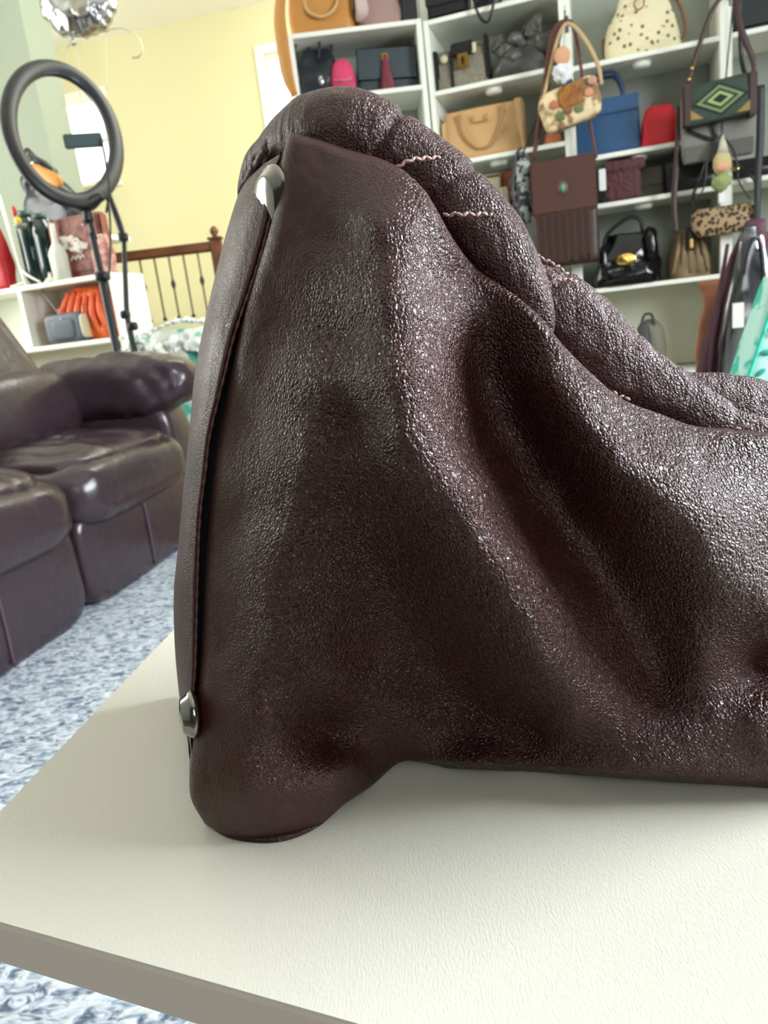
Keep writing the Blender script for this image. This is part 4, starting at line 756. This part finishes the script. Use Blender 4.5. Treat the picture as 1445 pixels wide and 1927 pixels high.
# ================================================================ THE HANDBAG
m_lea = leather('pebbled_oxblood_leather', .0012, .0004, wrinkle=.0003, wscale=70, base=(.036, .0065, .0045), rough=.22, attr=True)
m_lea2 = leather('handle_leather', .0011, .0005, wrinkle=.0018, wscale=90, base=(.055, .018, .016), rough=.28, attr=True)
m_lea3 = leather('base_panel_leather', .0009, .00016, wrinkle=.0005, wscale=80, base=(.055, .017, .013), rough=.36, smooth=1)
CP = """540 262 .2275; 500 470 .227; 440 690 .231; 400 870 .235; 380 1100 .237; 368 1300 .239; 358 1450 .238; 385 1545 .236
640 300 .221; 745 325 .216; 800 400 .211; 845 470 .217; 880 520 .224; 1000 590 .214; 1090 680 .212; 1190 760 .213; 1340 815 .215; 1445 825 .215
580 480 .219; 520 620 .224; 480 800 .226; 450 1000 .228; 440 1200 .229; 430 1350 .229
650 450 .215; 590 700 .213; 575 850 .212; 540 1020 .215; 520 1200 .2185; 500 1350 .222; 470 1480 .226
650 640 .2125; 660 800 .211; 640 950 .215; 640 1080 .224
700 420 .208; 712 560 .204; 715 700 .2; 735 820 .1985; 800 920 .1992; 870 1040 .2008; 945 1150 .2035; 1015 1255 .2095; 1085 1345 .221
800 560 .2085; 825 700 .205; 850 820 .2045; 912 920 .2048; 985 1035 .206; 1055 1150 .209; 1100 1250 .2165; 862 580 .219; 885 650 .223; 905 710 .2265; 935 800 .2285; 985 890 .229; 1050 985 .2295; 1120 1085 .2305; 1190 1190 .233; 1240 1270 .234
990 680 .216; 1040 720 .2085; 1085 790 .205; 1150 880 .203; 1230 970 .2025; 1310 1070 .205; 1360 1150 .21; 1330 1230 .219
1200 830 .207; 1300 880 .206; 1445 930 .211; 1445 1050 .2085; 1445 1150 .2115; 1440 1240 .236; 1445 1320 .222; 1600 1050 .218; 1690 1200 .225; 1690 1400 .22; 1690 900 .222
730 1060 .226; 770 1150 .237; 700 1230 .245; 820 1240 .25; 900 1320 .254; 640 1300 .238; 760 1340 .252; 600 1370 .246; 620 1385 .25; 900 1390 .255; 1000 1370 .249
560 1300 .229; 545 1400 .232; 600 1450 .233; 560 1520 .231; 660 1440 .242; 700 1445 .253
1100 1400 .234; 1200 1390 .227; 1300 1380 .224; 1400 1400 .222; 800 1432 .256; 900 1436 .243; 1100 1446 .233; 1300 1460 .224; 1445 1468 .222; 1700 1490 .222""".replace('\n', ';')
cp = np.array([[float(a) for a in s_.split()] for s_ in CP.split(';') if s_.strip()])
def tps(P0, z, lam=1e-3):
    n = len(P0); d = np.linalg.norm(P0[:, None]-P0[None], axis=2)+1e-12; Kk = d*d*np.log(d)+np.eye(n)*lam
    A = np.zeros((n+3, n+3)); A[:n, :n] = Kk; A[:n, n] = 1; A[:n, n+1:] = P0; A[n, :n] = 1; A[n+1:, :n] = P0.T
    return np.linalg.solve(A, np.r_[z, 0, 0, 0])
cpn = cp[:, :2]/1000; cp[:, 2] = np.where(cp[:, 2] > .219, .219+(cp[:, 2]-.219)*1.0, .219+(cp[:, 2]-.219)*1.25)
wts = tps(cpn, cp[:, 2], 2e-5)
def depth(X, Y):
    q = np.stack([X.ravel(), Y.ravel()], 1)/1000; out = np.zeros(len(q))
    for i in range(0, len(q), 20000):
        s_ = q[i:i+20000]; d = np.linalg.norm(s_[:, None]-cpn[None], axis=2)+1e-12
        out[i:i+20000] = (d*d*np.log(d))@wts[:len(cpn)]+wts[len(cpn)]+s_@wts[len(cpn)+1:]
    return out.reshape(X.shape)
TOPL = [(545, 246), (600, 262), (660, 283), (720, 300), (765, 325), (800, 360), (825, 400), (850, 445), (885, 492), (930, 528), (975, 560), (1020, 600), (1060, 650), (1110, 700), (1170, 750), (1240, 778), (1300, 800), (1370, 812), (1445, 818), (1570, 830), (1700, 860)]
LEFT = [(545, 246), (530, 300), (522, 370), (505, 440), (480, 520), (456, 600), (429, 738), (416, 800), (405, 861), (396, 945), (389, 1036), (383, 1145), (377, 1254), (368, 1330), (360, 1400), (356, 1460), (360, 1505), (385, 1550)]
BOTL = [(385, 1550), (430, 1577), (490, 1586), (545, 1580), (600, 1555), (650, 1512), (700, 1478), (750, 1436), (800, 1432), (900, 1436), (1000, 1440), (1100, 1446), (1300, 1460), (1445, 1468), (1700, 1490)]
NU, NV = 380, 420
T_ = crom(TOPL, NU); B_ = crom(BOTL, NU); L_ = crom(LEFT, NV); R_ = np.stack([np.full(NV, 1700.), np.linspace(860, 1490, NV)], 1)
u = np.linspace(0, 1, NU)[None, :, None]; v = np.linspace(0, 1, NV)[:, None, None]
G = (1-v)*T_[None]+v*B_[None]+(1-u)*L_[:, None]+u*R_[:, None]-((1-u)*(1-v)*T_[0]+u*(1-v)*T_[-1]+(1-u)*v*B_[0]+u*v*B_[-1])
X, Y = G[..., 0], G[..., 1]; Z = depth(X, Y)
def pdist(X, Y, poly):
    best = np.full(X.shape, 1e9)
    for a, c in zip(poly[:-1], poly[1:]):
        d = c-a; L2 = d@d+1e-9; t = np.clip(((X-a[0])*d[0]+(Y-a[1])*d[1])/L2, 0, 1)
        best = np.minimum(best, np.hypot(X-a[0]-t*d[0], Y-a[1]-t*d[1]))
    return best
def rnd(D, Rr): q = np.clip(1-D/Rr, 0, 1); return Rr*(1-np.sqrt(1-np.minimum(q, .999)**2))
dT = pdist(X, Y, crom(TOPL, 90)); dL = pdist(X, Y, crom(LEFT, 80)); dB = pdist(X, Y, crom(BOTL[:8], 60)); dB2 = pdist(X, Y, crom(BOTL[7:], 60))
Z = Z+(rnd(dT, 20)+rnd(dL, 26)*.9+rnd(dB, 75)*.8+rnd(dB2, 30)*.5+rnd(1700-X, 165)*1.1)*.22/FPX
# mid-scale creases in the hide
def vn(x, y, z): return noise.noise(Vector((x, y, z)))
NZ = np.array([[noise.fractal(Vector((X[j, i]/95, Y[j, i]/150, 0)), .8, 2.0, 4) for i in range(0, NU, 2)] for j in range(0, NV, 2)])
NZ = np.repeat(np.repeat(NZ, 2, 0), 2, 1); NZ = (NZ+np.roll(NZ, 1, 0)+np.roll(NZ, 1, 1)+np.roll(np.roll(NZ, 1, 0), 1, 1))/4
Z = Z+NZ*.0007
D = np.array(Fv)[None, None]+np.array(Rv)[None, None]*((X-722.5)/FPX)[..., None]-np.array(Uv)[None, None]*((Y-963.5)/FPX)[..., None]
zmax = (TABLE+.0004-CAMZ)/np.minimum(D[..., 2], -1e-4); zmax = np.where(D[..., 2] < -.01, zmax, 9)
Z = np.minimum(Z, zmax)
PT = D*Z[..., None]+np.array(CAM)
ORG = np.array(onz(620, 1500, TABLE))
ORG[1] += .02
def W2(p): return np.asarray(p)-ORG
V = [tuple(x) for x in W2(PT).reshape(-1, 3)]
Fc = [(j*NU+i, (j+1)*NU+i, (j+1)*NU+i+1, j*NU+i+1) for j in range(NV-1) for i in range(NU-1)]
# close the body behind: boundary ring swept back and in
ring = [(0, i) for i in range(NU)]+[(j, NU-1) for j in range(1, NV)]+[(NV-1, i) for i in range(NU-2, -1, -1)]+[(j, 0) for j in range(NV-2, 0, -1)]
ridx = [j*NU+i for j, i in ring]; rp_ = np.array([PT[j, i] for j, i in ring]); cc_ = rp_.mean(0)
prev = ridx; m_ = len(ridx)
for k, (bk, inn) in enumerate([(.006, .012), (.02, .02), (.04, .03), (.06, .06), (.075, .14), (.085, .3), (.09, .6), (.091, .9)]):
    q = rp_.copy(); q[:, 0] += (cc_[0]-q[:, 0])*inn; q[:, 2] += (cc_[2]-.01-q[:, 2])*inn; q[:, 1] += bk
    low_ = rp_[:, 2] < TABLE+.04; q[:, 2] = np.where(low_, rp_[:, 2]-bk*1.1, q[:, 2])
    q[:, 2] = np.maximum(q[:, 2], TABLE+.0006)
    base_i = len(V); V += [tuple(x) for x in W2(q)]; cur = list(range(base_i, base_i+m_))
    Fc += [(prev[i], prev[(i+1) % m_], cur[(i+1) % m_], cur[i]) for i in range(m_)]; prev = cur
Fc.append(tuple(prev))
bag = thing('handbag', 'large slouchy oxblood leather handbag standing on the white table', 'handbag', ORG)
body = obj('bag_body', (V, Fc), m_lea, bag)
sm = lambda a, lo, hi: (lambda t: t*t*(3-2*t))(np.clip((a-lo)/(hi-lo), 0, 1))
GR = (.28+.72*sm(dL, 25, 190))*(.2+.8*sm(np.hypot(X-560, Y-270), 60, 330))*(.45+.55*sm(dB, 20, 160))
GRA = np.full(len(V), .5, np.float32); GRA[:NU*NV] = GR.ravel()
at_ = body.data.attributes.new('grain', 'FLOAT', 'POINT'); at_.data.foreach_set('value', GRA)
# base panel at the left with its metal feet
INN = [(534, 286), (520, 335), (506, 420), (490, 480), (465, 560), (445, 615), (424, 698), (413, 745), (402, 785), (393, 830), (384, 909), (377, 963), (373, 1036), (370, 1145), (367, 1254), (362, 1320), (360, 1400), (372, 1500)]
OUT = [(490, 312), (455, 352), (428, 430), (406, 515), (386, 600), (367, 700), (357, 800), (345, 920), (335, 1030), (327, 1110), (328, 1200), (334, 1280), (343, 1350), (356, 1410), (374, 1510)]
n = 160; I_ = crom(INN, n); O_ = crom(OUT, n); V, Fc = [], []
NC = 30
for j in range(n):
    t = j/(n-1); zi = np.interp(I_[j, 1], [286, 700, 1300, 1500], [.232, .2345, .241, .241])
    for k in range(NC):
        a = k/(NC-1)*1.45
        if a <= 1: f_ = math.sin(a*PI/2)**.9; dz = .042*(1-math.cos(a*PI/2)); px = I_[j]*(1-f_)+O_[j]*f_
        else: f_ = 1-.5*(a-1)**2; dz = .042+.13*(a-1); px = I_[j]*(1-f_)+O_[j]*f_
        if k == 0: dz += .004
        elif k < 3: dz -= .0012
        zz = zi+dz; d = ray(*px)
        if d.z < -.01: zz = min(zz, (TABLE+.0005-CAMZ)/d.z)
        V.append(tuple(W2(np.array(CAM+d*zz))))
for j in range(n-1):
    for k in range(NC-1): Fc.append((j*NC+k, (j+1)*NC+k, (j+1)*NC+k+1, j*NC+k+1))
pan = obj('base_panel', (V, Fc), m_lea3, bag)
obj('edge_piping', tube([W2(np.array(P(x, y, np.interp(y, [286, 700, 1300, 1500], [.2315, .234, .2405, .2405])))) for x, y in I_[::8][:-1]], .00045, 200, 6, fn=lambda t, th: 1+.35*math.sin(t*260)), leather('raw_edge_leather', .0008, .0001, base=(.11, .04, .035), rough=.5), bag)
# black filler strip standing in for the shade inside the slit
V, Fc = [], []
for j in range(n):
    a = I_[j]; b2 = a+np.array([26, 0]); a2 = a-np.array([6, 0]); zi = np.interp(a[1], [286, 700, 1300, 1500], [.232, .2345, .241, .241])
    for q, dz in ((a2, .010), (a, .013), (b2, .013)):
        d = ray(*q); zz = zi+dz
        if d.z < -.01: zz = min(zz, (TABLE+.0005-CAMZ)/d.z)
        V.append(tuple(W2(np.array(CAM+d*zz))))
for j in range(n-1):
    for k in range(2): Fc.append((j*3+k, (j+1)*3+k, (j+1)*3+k+1, j*3+k+1))
obj('slit_shade_strip', (V, Fc), mat('slit_shade_black', '0e0908', .8), bag)
# studs
m_stud = mat('gunmetal_silver', '8e8c88', .14, 1)
def stud(px, py, zc, R_s, nx, label):
    c = P(px, py, zc); d = Vector(nx).normalized()
    r_ = d.to_track_quat('Z', 'Y').to_euler()
    o = obj('metal_foot', lathe([(R_s*.9, -.001), (R_s, 0), (R_s, .0006), (R_s*.97, .0016), (R_s*.90, .0020), (R_s*.72, .0040), (R_s*.66, .0043), (R_s*.3, .0048), (.0001, .0049)], 48), m_stud, bag, loc=W2(np.array(c)), rot=r_, label=label)
    return o
stud(518, 383, .2365, .0115, (-.86, -.5, .05), 'silver dome foot near the top of the base panel')
stud(366, 1343, .240, .0078, (-.93, -.33, .1), 'silver dome foot near the bottom of the base panel')
# rolled handle with stitched seams
def htube(name, spec, n, seg, m, flat=1.0, pinch=(), amp=.07, parent=bag, seed=0, grain=(.8, .8)):
    pts = [P(a, b_, c) for a, b_, c, d in spec]; rad = [d*c/FPX for a, b_, c, d in spec]
    def fn(t, th):
        q = 1+amp*noise.fractal(Vector((t*9+seed, math.cos(th)*1.2, math.sin(th)*1.2)), .8, 2, 3)
        for p_, w_, dd in pinch: q *= 1-dd*math.exp(-((t-p_)/w_)**2)
        return q
    d = tube([Vector(W2(np.array(p))) for p in pts], rad, n, seg, flat, fn=fn, up=Fv)
    V = [Vector((v.x, v.y, max(v.z, .0005))) for v in d[0]]
    o = obj(name, (V, d[1]), m, parent); a = o.data.attributes.new('grain', 'FLOAT', 'POINT')
    tt = np.repeat(np.linspace(0, 1, n), seg); g0, g1 = grain
    a.data.foreach_set('value', (g0+(g1-g0)*np.clip((tt-.36)/.12, 0, 1)).astype(np.float32)); return o, pts, rad
H1 = [(482, 420, .285, 18), (474, 372, .285, 28), (500, 322, .28, 46), (545, 280, .262, 57), (600, 252, .246, 74), (660, 256, .239, 82), (725, 285, .238, 78), (790, 318, .2365, 66), (830, 352, .235, 68), (875, 398, .2335, 68), (915, 440, .233, 66), (950, 490, .233, 60), (985, 545, .234, 48), (1010, 600, .236, 34), (1020, 640, .24, 20)]
htube('rolled_handle', H1, 260, 64, m_lea2, .95, pinch=((.53, .012, .13), (.68, .012, .13)), amp=.05, grain=(.12, .9))
H2 = [(985, 520, .246, 36), (1015, 550, .246, 56), (1055, 585, .246, 70), (1105, 632, .246, 72), (1165, 690, .246, 68), (1240, 735, .245, 58), (1310, 775, .243, 50), (1380, 808, .241, 40), (1450, 830, .24, 38), (1520, 842, .242, 34)]
htube('handle_strap', H2, 200, 48, m_lea2, .6, pinch=((.095, .012, .12), (.75, .02, .1)), amp=.08, seed=5)
H3 = [(1220, 740, .262, 30), (1290, 755, .262, 56), (1360, 775, .262, 72), (1440, 800, .262, 80), (1540, 825, .262, 74), (1600, 845, .262, 50), (1625, 852, .262, 18)]
htube('far_strap', H3, 120, 40, m_lea2, .7, amp=.05, seed=9)
# wrinkled gather at the top left
for i, (a, b_, c_, d_) in enumerate([((452, 362), (480, 318), (500, 282), 12), ((462, 350), (486, 300), (520, 252), 13), ((475, 330), (505, 282), (540, 232), 14), ((490, 322), (522, 272), (552, 240), 13), ((508, 310), (530, 280), (556, 262), 12)]):
    obj('gathered_fold', tube([Vector(W2(np.array(P(*a, .272)))), Vector(W2(np.array(P(*b_, .262)))), Vector(W2(np.array(P(*c_, .25))))], [d_*.6*.24/FPX, d_*.24/FPX, d_*.6*.24/FPX], 30, 14, fn=lambda t, th: 1+.15*math.sin(t*17+i)), m_lea2, bag)
# stitches
m_thread = mat('pale_pink_thread', 'b3918a', .3)
def stitches(pts, zc, n, r=.0005, L_=.0021):
    A = crom([(x, y, z) for (x, y), z in zip(pts, zc)], n*2+1)
    base_me = None
    for k in range(n):
        a = A[2*k]; c = A[2*k+1]; p = P(*a); q = P(*c); mid = (p+q)/2; d = (q-p)
        d = d.normalized(); up = Vector((0, 0, 1)); d = (d*.75+Uv*.55*(1 if k % 2 else -.5)).normalized()
        o = obj('stitch', puff(L_*.5, r, r, 1, .8, 10, 8), m_thread, bag, loc=W2(np.array(mid)), rot=d.to_track_quat('X', 'Z').to_euler())
stitches([(748, 314), (770, 302), (795, 298), (830, 297), (862, 305)], [.2200, .2195, .2215, .2255, .2325], 12, L_=.0026)
stitches([(836, 404), (865, 403), (895, 403), (925, 403), (958, 408)], [.2195, .2175, .2195, .223, .230], 10, L_=.0025)
stitches([(998, 476), (1020, 486), (1050, 502), (1072, 520)], [.2385, .2385, .239, .241], 8)
stitches([(1028, 532), (1050, 527), (1075, 527), (1090, 534)], [.2365, .2362, .2375, .240], 6)
stitches([(1155, 738), (1172, 748), (1190, 752)], [.2360, .236, .236], 3)
stitches([(1385, 808), (1405, 800), (1425, 790), (1445, 788)], [.2325, .2325, .233, .2335], 4)
